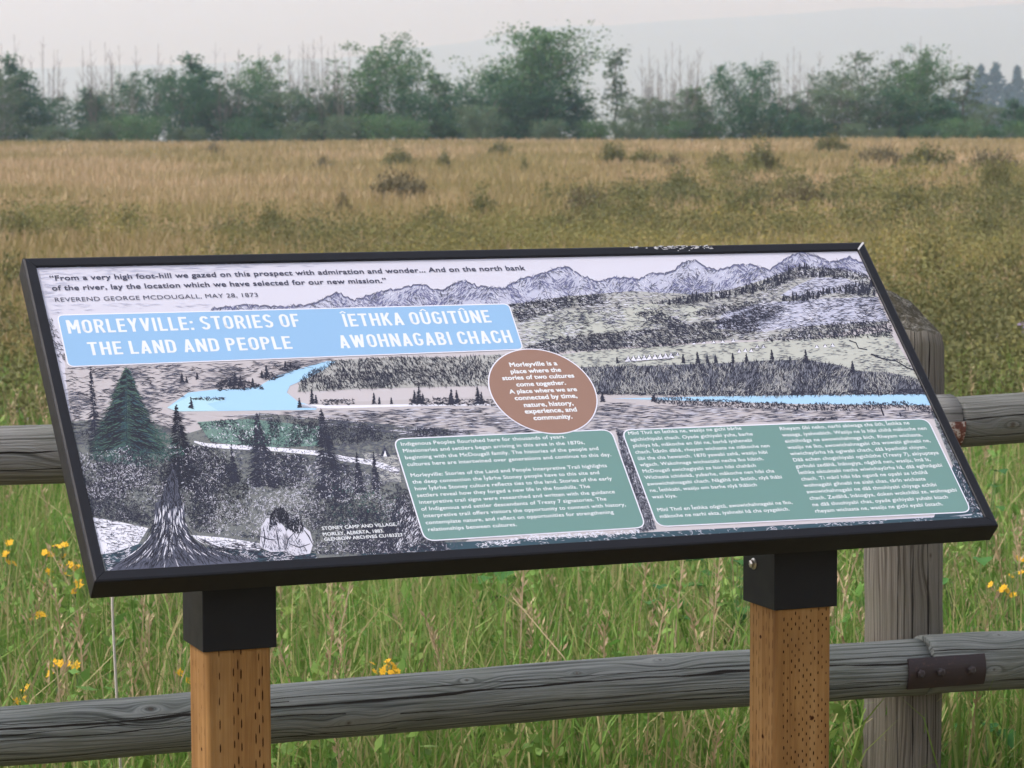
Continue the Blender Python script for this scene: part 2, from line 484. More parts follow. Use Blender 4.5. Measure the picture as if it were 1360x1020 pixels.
def bracket(pa, pb, x0, x1, r, m, nb, t0=-29, t1=27):
    A, B = line_pts(pa, pb, [x0, x1]); ax = (B-A)/np.linalg.norm(B-A)
    front = np.array([0, -1.0, 0]); up = np.cross(ax, front); up *= np.sign(up[2])
    mb = MB(); n = 10; th = np.linspace(R(t0), R(t1), n+1)
    V = []
    for P in (A, B):
        for rr in (r+.001, r+.0055):
            for q in th: V.append(P+rr*(math.cos(q)*front+math.sin(q)*up))
    m1 = n+1; F = []
    for k in range(n):
        F += [(k, k+1, 2*m1+k+1, 2*m1+k), (m1+k, 3*m1+k, 3*m1+k+1, m1+k+1), (k, m1+k, m1+k+1, k+1), (2*m1+k, 2*m1+k+1, 3*m1+k+1, 3*m1+k)]
    F += [(0, 2*m1, 3*m1, m1), (n, m1+n, 3*m1+n, 2*m1+n)]
    mb.add(V, F)
    o = mb.build('bracket', m, fence)
    for f in nb:
        c = A+(B-A)*f + front*(r+.0055); bb = MB()
        bb.tube([c-front*.002, c+front*.005, c+front*.007], [.0085, .0085, .005], 6, smooth=False)
        bb.build('bolt', M_bolt, o)
    return o
bracket(LA, LB2, 1186, 1287, .0575, M_bracket, (.14, .40, .80))
bracket(UA, UB, 1162, 1263, .0505, M_peel, (.14, .45), -58, 6).data.materials[0] = M_peel

# ------------------------------------------------------------------ the sign: frame, posts, sleeves
W, D, TILT, T, B = 1.312, 0.5619, 0.7715, 0.0346, 0.0165
CT, ST = math.cos(TILT), math.sin(TILT)
def pan(u, v, w=0.0): return (u, v*CT-w*ST, PANEL_Z+v*ST+w*CT)

sign = tag(empty('information_sign', (0, 0, 0)), 'slanted illustrated information sign in black frame on two brown posts', 'sign')
M_frame = mat('black powder coat', (.0045, .0055, .009, 1), 0.42, 0.28); _t = NT(M_frame)
_g = _t.new('ShaderNodeNewGeometry'); _t.bump(_t.noise(_g.outputs['Position'], 900, 2, 0.5), 0.08, 0.001)
_r = _t.noise(_g.outputs['Position'], 25, 4, 0.6)
_t.l.new(_t.math('ADD', _t.math('MULTIPLY', _r, 0.25), 0.38), _t.b.inputs['Roughness'])
M_raw = mat('bare scratched aluminium', (.55, .55, .56, 1), 0.5, 0.5, 0.2)

prof = [(0, -T), (0, -.0032), (.0009, -.0011), (.0032, 0), (B-.0012, 0), (B, -.0010), (B, -T)]
corners = [((0, 0), (W, 0)), ((W, 0), (W, D)), ((W, D), (0, D)), ((0, D), (0, 0))]
def frame_rail(i):
    mb = MB(); V = []
    for end in (0, 1):
        for (ins, w) in prof:
            g = 0.0004
            if i == 0: u, v = (ins+g if end == 0 else W-ins-g), ins
            if i == 1: u, v = W-ins, (ins+g if end == 0 else D-ins-g)
            if i == 2: u, v = (W-ins-g if end == 0 else ins+g), D-ins
            if i == 3: u, v = ins, (D-ins-g if end == 0 else ins+g)
            V.append(pan(u, v, w))
    n = len(prof)
    F = [(k, n+k, n+(k+1) % n, (k+1) % n) for k in range(n)] + [tuple(range(n)), tuple(range(2*n-1, n-1, -1))]
    mb.add(V, F)
    return mb.build('frame_rail', M_frame, sign)
rails = [frame_rail(i) for i in range(4)]

# bare metal at one mitre, and paint rubbed off the top rail
mb = MB()
p = [(W-.0001-B, D-B, .0004), (W-.0012-B+.002, D-B, .0004), (W-.0002, D-.0022, .0004), (W-.0024, D-.0002, .0004)]
mb.add([pan(W-B-.0012, D-B+.0006, .0004), pan(W-B+.0006, D-B-.0012, .0004), pan(W-.0008, D-.0032, .0004), pan(W-.0032, D-.0008, .0004)], [(0, 1, 2, 3)])
mb.build('mitre_gap', M_raw, rails[1])
mb = MB(); rr = random.Random(5)
for k in range(70):
    u = W - (1147-rr.triangular(806, 935, 880))/1117*W; v = D-.0015-abs(rr.gauss(0, .004)); 
    if v < D-.0125: continue
    l, h = rr.uniform(.001, .0045), rr.uniform(.0004, .0011)
    mb.add([pan(u-l, v, .00035), pan(u-l*.3, v-h, .00035), pan(u+l, v-h*.3, .00035), pan(u+l*.4, v+h, .00035)], [(0, 1, 2, 3)])
mb.build('scratches', M_raw, rails[2])

mb = MB()
mb.add([pan(B-.004, B-.004, -T+.003), pan(W-B+.004, B-.004, -T+.003), pan(W-B+.004, D-B+.004, -T+.003), pan(B-.004, D-B+.004, -T+.003)], [(3, 2, 1, 0)])
mb.build('back_plate', M_frame, sign)

PX1, PX2, PYS, HS, S, P = 0.1715, 1.0151, 0.1197, -0.1229, 0.1016, 0.0889
M_post = [None, None]
def post_wood(name, c0, c1, c2):
    m = mat(name, (.3, .17, .07, 1), 0.8, 0.15); t = NT(m)
    tc = t.new('ShaderNodeTexCoord')
    n1 = t.noise(t.mapping(tc.outputs['Object'], (60, 60, 2.2)), 1, 4, 0.6, 0.6)
    n2 = t.noise(t.mapping(tc.outputs['Object'], (380, 380, 7)), 1, 2, 0.6)
    n3 = t.noise(tc.outputs['Object'], 9, 3, 0.6)
    c = t.ramp(n1, [(.3, c0), (.5, c1), (.68, c2)]); c = t.mix(t.math('MULTIPLY', n2, .45), c, c0)
    c = t.mix(t.ramp(n3, [(.45, (0,0,0)), (.75, (.5,.5,.5))]), c, c0)
    t.l.new(c, t.b.inputs['Base Color']); t.bump(n2, 0.35, 0.002)
    return m
MP = post_wood('brown treated lumber', (.17, .085, .028), (.30, .165, .057), (.375, .225, .09))
M_slit = mat('incising cut', (.035, .014, .006, 1), 0.95, 0.05)
M_knot = mat('post knot', (.10, .042, .016, 1), 0.9, 0.1)

def sign_post(x, kind, seed):
    rg = random.Random(seed); off = (S-P)/2
    x0, y0 = x+off, PYS+off; z0, z1 = -0.4, PANEL_Z+HS+.12
    rad = .006; pr = []
    for (cx, cy, a0) in ((x0+rad, y0+rad, 180), (x0+P-rad, y0+rad, 270), (x0+P-rad, y0+P-rad, 0), (x0+rad, y0+P-rad, 90)):
        for k in range(6): a = R(a0+18*k); pr.append((cx+rad*math.cos(a), cy+rad*math.sin(a)))
    n = len(pr); mb = MB()
    mb.add([(a, b, z) for z in (z0, z1) for a, b in pr],
           [(k, (k+1) % n, n+(k+1) % n, n+k) for k in range(n)] + [tuple(range(n-1, -1, -1)), tuple(range(n, 2*n))], 0, False)
    def slit(face, a, z, l, w):
        pts = [(a, z-l/2), (a+w/2, z-l*.25), (a+w/2*rg.uniform(.7, 1.2), z+l*.25), (a+rg.uniform(-.2, .2)*w, z+l/2), (a-w/2, z+l*.2), (a-w/2, z-l*.3)]
        if face == 'front': V = [(x0+q, y0-.0005, zz) for q, zz in pts]
        else: V = [(x0-.0005, y0+P-q, zz) for q, zz in pts][::-1]
        mb.add(V, [tuple(range(len(V)))], 1)
    zb, zt = 0.5, PANEL_Z+HS+.01
    if kind == 0:      # sparse long cuts
        for ci, ca in enumerate((.017, .0365, .0425, .047, .0665, .0715, .0765)):
            ph = (.0, .004, .016, .0, .008, .022, .003)[ci]
            z = zb+ph
            while z < zt:
                if rg.random() < .93: slit('front', ca+rg.gauss(0, .0002), z+rg.gauss(0, .0008), rg.uniform(.011, .0165), rg.uniform(.0012, .0019))
                z += .0325
        for ca in (.02, .034, .05, .062, .075):
            z = zb+rg.random()*.03
            while z < zt:
                if rg.random() < .6: slit('side', ca, z, rg.uniform(.006, .013), .0008)
                z += .03
    else:              # dense staggered short cuts
        for ci in range(12):
            ca = .012+ci*.0062
            z = zb+(.0078 if ci % 2 else 0)
            while z < zt:
                if rg.random() < .82: slit('front', ca+rg.gauss(0, .0004), z+rg.gauss(0, .0006)+ci*.0004, rg.uniform(.004, .0068), rg.uniform(.0012, .002))
                z += .0156
        for ca in (.016, .027, .036, .047, .058, .068, .078):
            z = zb+rg.random()*.02
            while z < zt:
                if rg.random() < .8: slit('side', ca+rg.gauss(0, .001), z, rg.uniform(.008, .02), .0010)
                z += .022
    kn = [('front', .058, PANEL_Z-.285, .004), ('side', .04, PANEL_Z-.17, .0035), ('side', .048, PANEL_Z-.315, .004)] if kind else [('side', .06, PANEL_Z-.26, .0035)]
    for face, a, z, r in kn:
        for rr_, mm in ((r, 2), (r*.55, 1)):
            o_ = -.0006 if mm == 2 else -.0009
            V = [(a+rr_*math.cos(q*.785)*rg.uniform(.8, 1.1), z+rr_*.9*math.sin(q*.785)*rg.uniform(.8, 1.1)) for q in range(8)]
            V = [(x0+q, y0+o_, zz) for q, zz in V] if face == 'front' else [(x0+o_, y0+P-q, zz) for q, zz in V][::-1]
            mb.add(V, [tuple(range(8))], mm)
    o = mb.build('post', [MP, M_slit, M_knot], sign)
    return o

def sleeve(x, bolt):
    mb = MB(); z0 = PANEL_Z+HS; th = .005
    x0, x1, y0, y1 = x, x+S, PYS, PYS+S
    def ztop(y): return PANEL_Z + (y*ST/CT) - T/CT - .0015
    ring_o = [(x0, y0), (x1, y0), (x1, y1), (x0, y1)]
    ring_i = [(x0+th, y0+th), (x1-th, y0+th), (x1-th, y1-th), (x0+th, y1-th)]
    V = [(a, b, z0) for a, b in ring_o]+[(a, b, ztop(b)) for a, b in ring_o]+[(a, b, z0) for a, b in ring_i]+[(a, b, ztop(b)-.01) for a, b in ring_i]
    F = []
    for k in range(4):
        j = (k+1) % 4
        F += [(k, j, 4+j, 4+k), (8+k, 12+k, 12+j, 8+j), (k, 8+k, 8+j, j)]
    F += [(4, 5, 6, 7), (12, 15, 14, 13)]
    mb.add(V, F)
    o = mb.build('sleeve', M_frame, sign)
    bv = o.modifiers.new('bevel', 'BEVEL'); bv.width = .0012; bv.segments = 2; bv.limit_method = 'ANGLE'
    if bolt:
        c = np.array([x0, y0+.066, PANEL_Z-.064]); bb = MB()
        bb.tube([c+[.002, 0, 0], c+[-.0015, 0, 0]], [.0085, .0085], 14)
        bb.tube([c+[-.0014, 0, 0], c+[-.0055, 0, 0], c+[-.0066, 0, 0]], [.0062, .0060, .0035], 6, smooth=False)
        bb.build('bolt', mat('galvanised bolt', (.55, .53, .48, 1), 0.35, 0.5, 0.8), o)
    return o
sign_post(PX1, 0, 11); sign_post(PX2, 1, 12)
sleeve(PX1, False); sleeve(PX2, True)

# ------------------------------------------------------------------ the printed panel (flat print: layers of ink 0.1 mm apart)
DST = [(B, D-B), (W-B, D-B), (W-B, B), (B, B)]
def to_px(p):
    d = np.asarray(p)-CAM; return (680+FPX*(d@RGT)/(d@FWD), 510-FPX*(d@UPV)/(d@FWD))
SRC = [to_px(pan(u, v, -.003)) for u, v in DST]
_A, _b = [], []
for (x, y), (u, v) in zip(SRC, DST):
    _A += [[x, y, 1, 0, 0, 0, -u*x, -u*y], [0, 0, 0, x, y, 1, -v*x, -v*y]]; _b += [u, v]
HM = np.append(np.linalg.solve(np.array(_A, float), np.array(_b, float)), 1).reshape(3, 3)
def uv(pts):
    pts = np.atleast_2d(np.asarray(pts, float)); q = np.c_[pts, np.ones(len(pts))] @ HM.T
    return q[:, :2]/q[:, 2:]
def pan_np(UV, w):
    w = np.broadcast_to(w, UV.shape[:1])
    return np.stack([UV[:, 0], UV[:, 1]*CT-w*ST, PANEL_Z+UV[:, 1]*ST+w*CT], -1)
W0 = -.0040
def lay(k): return W0+k*.00008

PAL, PALI = [], {}
def ink(r, g, b, k=0.90):
    key = (r, g, b)
    if key not in PALI:
        m = mat('print ink', rgb(r, g, b, k), 0.45, 0.35); PALI[key] = len(PAL); PAL.append(m)
    return PALI[key]
NAVY = ink(44, 47, 62); BLACK = ink(30, 33, 46); VIOLET = ink(108, 112, 150); SLATE = ink(84, 88, 104)
PAPER = ink(205, 206, 219); WHITE = ink(226, 228, 240); PINK = ink(185, 181, 184); MEADOW = ink(184, 188, 180)
GREYG = ink(172, 174, 172); DARKG = ink(118, 122, 134); TEAL = ink(52, 78, 90); RIVER = ink(163, 205, 235); RIVER2 = ink(176, 216, 228)
FOL = ink(116, 121, 120); GREEN = ink(60, 98, 92); GREENL = ink(110, 140, 132); BLUEBOX = ink(141, 182, 219); TEALBOX = ink(106, 143, 138)
BROWNB = ink(146, 116, 102); LAV = ink(186, 190, 210); PINKL = ink(192, 188, 192); MIDG = ink(130, 138, 140); GRN2 = ink(72, 100, 88)
TEXTW = ink(222, 228, 232); QUOTE = ink(66, 68, 88)

class Print:
    """flat shapes given in photo pixels and laid on the panel"""
    def __init__(s): s.V = []; s.F = []; s.mi = []; s.q = []; s.qm = []
    def poly(s, pts, c, k):
        P = pan_np(uv(pts), lay(k)); n = len(s.V); s.V += P.tolist(); s.F.append(tuple(range(n, n+len(P)))); s.mi.append(c)
    def ribbon(s, pts, wd, c, k):
        pts = np.asarray(pts, float); n = len(pts)
        wd = np.broadcast_to(wd, n)
        d = np.gradient(pts, axis=0); d /= np.linalg.norm(d, axis=1)[:, None]+1e-9; nm = np.c_[-d[:, 1], d[:, 0]]
        a, b = pts+nm*wd[:, None]/2, pts-nm*wd[:, None]/2
        A, B_ = pan_np(uv(a), lay(k)), pan_np(uv(b), lay(k)); o = len(s.V)
        s.V += A.tolist()+B_.tolist()
        for i in range(n-1): s.F.append((o+i, o+i+1, o+n+i+1, o+n+i)); s.mi.append(c)
    def strokes(s, x, y, ang, ln, wd, c, k, curve=0.0):
        """pen strokes as tapered slivers"""
        x, y, ang, ln, wd = np.broadcast_arrays(*[np.asarray(t, float) for t in (x, y, ang, ln, wd)])
        if len(x) == 0: return
        dx, dy = np.cos(ang)*ln/2, np.sin(ang)*ln/2; nx, ny = -np.sin(ang), np.cos(ang)
        cv = curve*ln*rg.uniform(-1, 1, len(x))
        p = [np.c_[x-dx, y-dy], np.c_[x+nx*(cv+wd/2), y+ny*(cv+wd/2)], np.c_[x+dx, y+dy], np.c_[x+nx*(cv-wd/2), y+ny*(cv-wd/2)]]
        w = lay(k)+rg.uniform(0, .00007, len(x))
        Q = np.stack([pan_np(uv(t), w) for t in p], 1)
        s.q.append(Q); s.qm.append(np.broadcast_to(c, len(x)))
    def build(s, name, parent):
        V = np.array(s.V).reshape(-1, 3); loops = [i for f in s.F for i in f]; tot = [len(f) for f in s.F]
        starts = np.concatenate([[0], np.cumsum(tot)[:-1]]).astype(int) if tot else np.zeros(0, int)
        mi = np.array(s.mi, int)
        if s.q:
            Q = np.concatenate(s.q); n0, l0 = len(V), len(loops); nq = len(Q)
            V = np.concatenate([V, Q.reshape(-1, 3)]); loops = np.concatenate([np.array(loops, int), n0+np.arange(4*nq)])
            starts = np.concatenate([starts, l0+4*np.arange(nq)]); mi = np.concatenate([mi, np.concatenate(s.qm)])
        used = sorted(set(mi.tolist())); remap = np.zeros(max(used)+1, int)
        for j, u in enumerate(used): remap[u] = j
        return link(name, mesh_np(name, V, loops, starts, None, [PAL[u] for u in used], remap[mi]), parent)

rg = np.random.default_rng(21)
def vnoise(x, y, s, seed):
    g = np.random.default_rng(seed).random((64, 64)); x, y = np.asarray(x)/s, np.asarray(y)/s
    xi, yi = np.floor(x).astype(int), np.floor(y).astype(int); fx, fy = x-xi, y-yi
    fx, fy = fx*fx*(3-2*fx), fy*fy*(3-2*fy); a = lambda i, j: g[(xi+i) % 64, (yi+j) % 64]
    return (a(0,0)*(1-fx)+a(1,0)*fx)*(1-fy)+(a(0,1)*(1-fx)+a(1,1)*fx)*fy
def inside(poly, x, y):
    poly = np.asarray(poly, float); r = np.zeros(len(x), bool); j = len(poly)-1
    for i in range(len(poly)):
        xi, yi = poly[i]; xj, yj = poly[j]
        with np.errstate(divide='ignore', invalid='ignore'):
            c = ((yi > y) != (yj > y)) & (x < (xj-xi)*(y-yi)/(yj-yi)+xi)
        r ^= c; j = i
    return r
def scatter(poly, n, patch=None, seed=0):
    poly = np.asarray(poly, float); lo, hi = poly.min(0), poly.max(0)
    area = np.prod(hi-lo); x = rg.uniform(lo[0], hi[0], n*6); y = rg.uniform(lo[1], hi[1], n*6)
    k = inside(poly, x, y)
    if patch: k &= rg.random(len(x)) < np.clip((vnoise(x, y, patch, seed)-.25)*2.0, 0.04, 1)
    return x[k][:n], y[k][:n]
def hatch(pr, poly, dens, ang, aj, ln, wd, c, k, curve=.1, patch=None, seed=0):
    P = np.asarray(poly, float); ar = .84*abs(np.sum(P[:, 0]*np.roll(P[:, 1], -1)-P[:, 1]*np.roll(P[:, 0], -1)))/2
    x, y = scatter(P, int(ar*dens), patch, seed); n = len(x)
    a = (ang(x, y) if callable(ang) else ang)+rg.normal(0, aj, n)
    pr.strokes(x, y, a, ln*rg.uniform(.55, 1.5, n), wd*rg.uniform(.42, .98, n), c, k, curve)
def spruce(pr, x, yb, h, w, c, k, lean=0.0, dens=1.0):
    n = int((h*1.1+8)*dens*1.5); f = rg.random(n)**.8; sd = np.where(rg.random(n) < .5, -1, 1)
    ww = w*(.06+.94*f)*rg.uniform(.4, 1.05, n)*.5
    xx = x+lean*(1-f)*h+sd*ww*.5; yy = yb-h*(1-f)
    pr.strokes(xx, yy, np.where(sd > 0, .32, math.pi-.32)+rg.normal(0, .2, n), ww+1.5, 1.3, c, k, .15)
    pr.ribbon([(x+lean*h, yb-h), (x+lean*h*.5, yb-h*.5), (x, yb)], [.5, 1.2, 1.7], c, k)

def jag(pts, step=4, amp=1.5, seed=1):
    r = np.random.default_rng(seed); pts = np.asarray(pts, float); xs = np.arange(pts[0, 0], pts[-1, 0], step)
    return np.c_[xs, np.interp(xs, pts[:, 0], pts[:, 1])+r.normal(0, amp, len(xs))]

# --- base sheet with its large tinted areas
sheet = MB()
sheet.add([pan(B-.003, B-.003, W0), pan(W-B+.003, B-.003, W0), pan(W-B+.003, D-B+.003, W0), pan(B-.003, D-B+.003, W0),
           pan(B-.003, B-.003, W0-.006), pan(W-B+.003, B-.003, W0-.006), pan(W-B+.003, D-B+.003, W0-.006), pan(B-.003, D-B+.003, W0-.006)],
          [(0, 1, 2, 3), (7, 6, 5, 4), (0, 4, 5, 1), (1, 5, 6, 2), (2, 6, 7, 3), (3, 7, 4, 0)])
panel_o = sheet.build('printed_panel', PAL[PAPER], sign)

RIDGE = [(282,410),(330,404),(380,407),(412,404),(430,396),(447,388),(470,399),(490,392),(509,386),(532,382),(559,377),(575,383),(588,385),(612,371),(635,380),
         (670,382),(691,370),(718,364),(735,357),(754,354),(770,364),(791,373),(798,372),(818,367),(848,370),(865,363),(895,360),(906,348),(924,345),(939,356),
         (956,358),(980,351),(998,351),(1021,358),(1045,342),(1062,334),(1083,338),(1103,347),(1115,345),(1128,341),(1150,350)]
MFOOT = [(1152,366),(1118,358),(1059,354),(1024,368),(971,384),(918,390),(839,386),(791,390),(753,393),(712,400),(673,404),(600,408),(282,412)]
art = Print()
# pale ground under the whole lower picture
art.poly([(84,470),(282,412),(673,404),(839,386),(971,384),(1059,354),(1152,362),(1236,536),(1250,560),(1305,680),(140,759)], PINKL, 1)
art.poly(RIDGE+MFOOT, LAV, 2)
hills = [(673,404),(753,393),(839,386),(918,390),(971,384),(1024,368),(1059,354),(1118,358),(1152,366),(1182,428),(1074,450),(950,452),(780,464),(697,470)]
art.poly(hills, GREYG, 2)
art.poly([(692,425),(740,412),(790,412),(839,409),(885,431),(840,440),(780,442),(700,458)], MEADOW, 3)
art.poly([(830,405),(880,402),(940,408),(925,425),(905,430),(850,414)], MEADOW, 3)
art.poly([(960,415),(1010,402),(1100,396),(1165,394),(1180,426),(1080,432),(1010,440),(950,436)], LAV, 3)
art.poly([(1036,392),(1060,378),(1085,368),(1120,368),(1150,380),(1120,388),(1060,393)], LAV, 3)
mead = [(690,478),(780,466),(868,460),(960,455),(1074,450),(1182,440),(1222,506),(1133,494),(1074,479),(960,482),(780,490),(697,500)]
art.poly(mead, MEADOW, 3)
bank = [(697,492),(780,487),(868,485),(956,482),(1024,478),(1074,478),(1118,485),(1133,492),(1180,494),(1222,504),(1231,523),(1150,523),(1040,526),(930,525),(820,522),(770,520),(700,522)]
art.poly(bank, DARKG, 4)
bank2 = [(400,500),(440,478),(520,474),(600,474),(696,468),(700,522),(640,512),(560,514),(480,516),(395,520)]
art.poly(bank2, GREYG, 4)
art.poly([(690,524),(820,523),(1040,527),(1233,524),(1245,555),(1000,560),(760,575),(560,580),(420,560),(250,550),(240,540),(395,536)], PINK, 3)
art.poly([(86,488),(300,482),(440,476),(360,505),(250,525),(225,545),(300,556),(260,590),(100,600)], PINK, 3)
rv = [(222,541),(250,521),(285,517),(320,516),(345,512),(365,500),(395,490),(435,479),(446,480),(428,492),(406,503),(385,512),(381,521),(396,533),(421,540),(420,544),(330,545),(235,546)]
art.poly(rv, RIVER, 5)
art.poly([(222,541),(252,526),(300,531),(275,536),(290,545),(235,546)], RIVER2, 6)
art.ribbon([(398,539),(450,540),(541,538),(650,537)], [5, 4, 3, 2], WHITE, 5)
art.poly([(812,529),(900,527),(950,526),(1100,524),(1232,523),(1237,538),(1150,537),(1054,536),(956,533),(890,531)], RIVER, 5)
fol = [(92,560),(140,555),(200,560),(250,575),(300,560),(345,548),(425,556),(480,560),(625,572),(625,600),(560,640),(640,700),(600,735),(140,759),(118,690)]
art.poly(fol, FOL, 4)
art.poly([(262,560),(330,556),(425,566),(424,592),(340,594),(280,586)], GREENL, 5)
art.poly([(120,686),(160,693),(197,701),(184,722),(150,734),(133,736)], WHITE, 5)
art.poly([(253,710),(300,714),(345,721),(348,733),(290,730)], WHITE, 5)
art.poly([(136,736),(186,722),(300,728),(420,735),(420,741),(142,760)], TEAL, 5)
art.poly([(480,735),(560,722),(870,706),(1290,684),(1302,676),(1318,690),(700,728),(480,745)], TEAL, 5)
art.poly([(1236,545),(1247,552),(1305,679),(1292,684)], MIDG, 4)
art.poly([(1268,612),(1276,610),(1306,680),(1240,688)], TEAL, 5)
art.poly([(818,568),(830,572),(872,702),(845,707)], DARKG, 5)
art.ribbon([(258,586),(275,591),(307,593),(360,596),(419,601),(458,609),(496,614),(530,626)], [2, 5, 6, 5, 6, 7, 7, 8], WHITE, 6)
art.poly([(480,600),(530,605),(533,640),(510,640)], GREYG, 5)
tints = art.build('tinted_landscape', panel_o)

# --- pen strokes
pen = Print()
# sky lines
hatch(pen, [(50,353),(420,347),(420,352),(110,372),(60,405)], .03, -.02, .02, 18, .8, LAV, 7)
hatch(pen, [(56,380),(80,400),(282,402),(282,408),(80,416),(66,416)], .02, -.02, .02, 14, .8, LAV, 7)
# mountains: ridge line, then facets of slanting strokes
J = jag(RIDGE, 3, 1.0, 3)
for q in (0, 1): pen.ribbon(J+[0, q*1.3], .9, [SLATE, VIOLET][q], 7)
mpoly = RIDGE+MFOOT
sl = lambda x, y: np.where(vnoise(x, y, 17, 5) > .5, 0.75, 2.3)
hatch(pen, mpoly, .16, sl, .3, 7, .9, VIOLET, 7, .12, 14, 6)
hatch(pen, mpoly, .07, sl, .35, 7, 1.0, SLATE, 7, .12, 16, 16)
hatch(pen, mpoly, .05, sl, .35, 5, .9, WHITE, 7, .12, 14, 26)
# wooded hill flanks
hatch(pen, hills, .10, .15, .35, 6, .9, SLATE, 7, .2, 22, 8)
hatch(pen, hills, .06, -.1, .3, 7, .9, NAVY, 7, .2, 18, 9)
hatch(pen, hills, .05, -.02, .12, 9, .8, WHITE, 7, .1, 20, 10)
dark = [[(676,404),(753,394),(800,390),(805,402),(745,410),(690,428)], [(697,460),(745,447),(790,443),(880,436),(945,426),(1005,424),(1010,438),(945,452),(892,459),(780,465),(699,474)],
        [(842,416),(870,412),(910,428),(900,440),(880,434)], [(1013,452),(1060,436),(1110,428),(1182,425),(1186,446),(1120,448),(1050,452)],
        [(863,402),(918,392),(975,385),(1024,368),(1059,352),(1118,356),(1152,364),(1154,372),(1100,366),(1062,368),(1020,384),(960,396),(900,404)],
        [(1034,396),(1060,392),(1110,380),(1158,374),(1168,390),(1110,388),(1050,402)], [(905,420),(960,404),(1010,398),(1000,406),(960,418)], [(945,428),(1000,410),(1040,405),(1030,420),(990,432)]]
for i, d in enumerate(dark):
    hatch(pen, d, .34, 1.25 if i in (4, 5) else (.9 if i == 3 else .5), .55, 5.5, 1.25, NAVY, 8, .2)
    if i in (4, 5):
        x, y = scatter(d, 45)
        for a, b in zip(x, y): spruce(pen, a, b+3, rg.uniform(6, 10), 4, NAVY, 8)
hatch(pen, [(692,425),(740,412),(885,431),(780,442),(700,458)], .05, -.03, .15, 8, .8, SLATE, 7)
hatch(pen, [(960,415),(1010,402),(1165,394),(1180,426),(1010,440)], .05, -.06, .15, 10, .8, SLATE, 7, .1, 20, 3)
# tent meadow
hatch(pen, mead, .09, -.03, .15, 7, .7, SLATE, 7, .1, 16, 13)
for x in np.linspace(835, 892, 9): 
    y = 480-(x-835)*.08; pen.poly([(x-5, y), (x-.5, y-8), (x+4, y)], WHITE, 7); pen.strokes([x+1.5, x-3, x], [y-4, y-4, y+.3], [1.05, 2.1, -.05], [9, 9, 10], [1.1, .9, 1], NAVY, 8)
for x, y in ((982,468),(990,467),(998,467),(1006,462),(1014,462),(1085,462),(1096,461),(1106,460),(900,472),(922,457),(935,456),(948,456),(960,455),(974,454),(1063,447),(1075,447),(1090,446)):
    pen.poly([(x-3, y), (x, y-5), (x+3, y)], WHITE, 7); pen.strokes([x+1.3, x-1.5], [y-2.5, y-2.5], [1.05, 2.1], 6, .9, NAVY, 8)
pen.ribbon([(1128,452),(1137,455),(1140,462),(1152,464)], 1.3, NAVY, 8); pen.ribbon([(1157,470),(1172,476),(1190,479),(1205,488),(1216,492)], 1.5, NAVY, 8)
hatch(pen, [(1150,468),(1190,474),(1216,488),(1214,496),(1180,482)], .1, .3, .5, 4, .9, NAVY, 8)
for x, h in ((908,12),(927,15),(940,11),(951,12),(974,13),(992,13),(1026,18),(1050,9),(1071,18),(1133,15),(820,8)):
    spruce(pen, x, 482 if x < 1100 else 494, h, h*.55, NAVY, 8, -.08, 1.6)
# the dark river bank
rad = lambda x, y: 0.9+1.3*vnoise(x, y, 30, 9)
hatch(pen, bank, .30, rad, .35, 7, 1.15, NAVY, 8, .25)
hatch(pen, bank, .12, rad, .5, 7, 1.1, GREYG, 8, .25, 20, 2)
hatch(pen, [(697,512),(820,517),(1040,520),(1230,516),(1231,523),(930,525),(700,522)], .25, 0, .3, 7, 1.4, NAVY, 8, .2)
hatch(pen, bank2, .26, lambda x, y: .5+vnoise(x, y, 25, 11)*1.3, .4, 6, 1.1, NAVY, 8, .25, 26, 12)
hatch(pen, [(400,502),(520,490),(640,486),(690,492),(690,510),(560,512),(400,518)], .18, .8, .5, 6, 1.1, NAVY, 8, .25, 20, 2)
# bushes along the right river
for i, (a, b_) in enumerate(zip([(868,531),(930,534),(1000,538),(1060,540),(1130,540),(1185,536),(1222,540)], [(930,534),(1000,538),(1060,541),(1130,541),(1185,538),(1222,541),(1245,548)])):
    q = [(a[0], a[1]-3), ((a[0]+b_[0])/2, (a[1]+b_[1])/2-6), (b_[0], b_[1]-3), (b_[0], b_[1]+4), (a[0], a[1]+4)]
    hatch(pen, q, .5, 1, .8, 4, 1.2, NAVY, 8, .3)
for x in (690, 800, 868): spruce(pen, x, 533, 12, 9, NAVY, 8, 0, 1.5)
pen.ribbon([(1170,541),(1174,552)], 2, NAVY, 8); pen.ribbon([(1195,548),(1197,553)], 2, NAVY, 8)
# plains
plain = [(690,530),(870,536),(1040,542),(1236,545),(1245,555),(1000,560),(760,575),(560,580),(420,562),(300,552),(400,545),(650,541)]
hatch(pen, plain, .075, -.02, .06, 16, .8, SLATE, 7, .03, 14, 30)
hatch(pen, plain, .03, -.02, .06, 10, 1.0, NAVY, 7, .05, 10, 31)
hatch(pen, plain, .03, -.02, .06, 16, 1.0, PAPER, 7, .03, 14, 32)
hatch(pen, [(1048,557),(1110,553),(1112,557),(1060,559)], .4, 0, .3, 4, 1.1, NAVY, 8)
lp = [(86,488),(300,482),(440,476),(360,505),(250,520),(225,540),(260,560),(230,575),(100,590)]
hatch(pen, lp, .075, -.04, .15, 12, .85, SLATE, 7, .08, 15, 33)
hatch(pen, lp, .05, -.04, .25, 9, 1.0, NAVY, 7, .1, 13, 34)
hatch(pen, [(58,425),(70,423),(88,470),(90,482),(80,480)], .15, .8, .5, 6, 1, NAVY, 7)
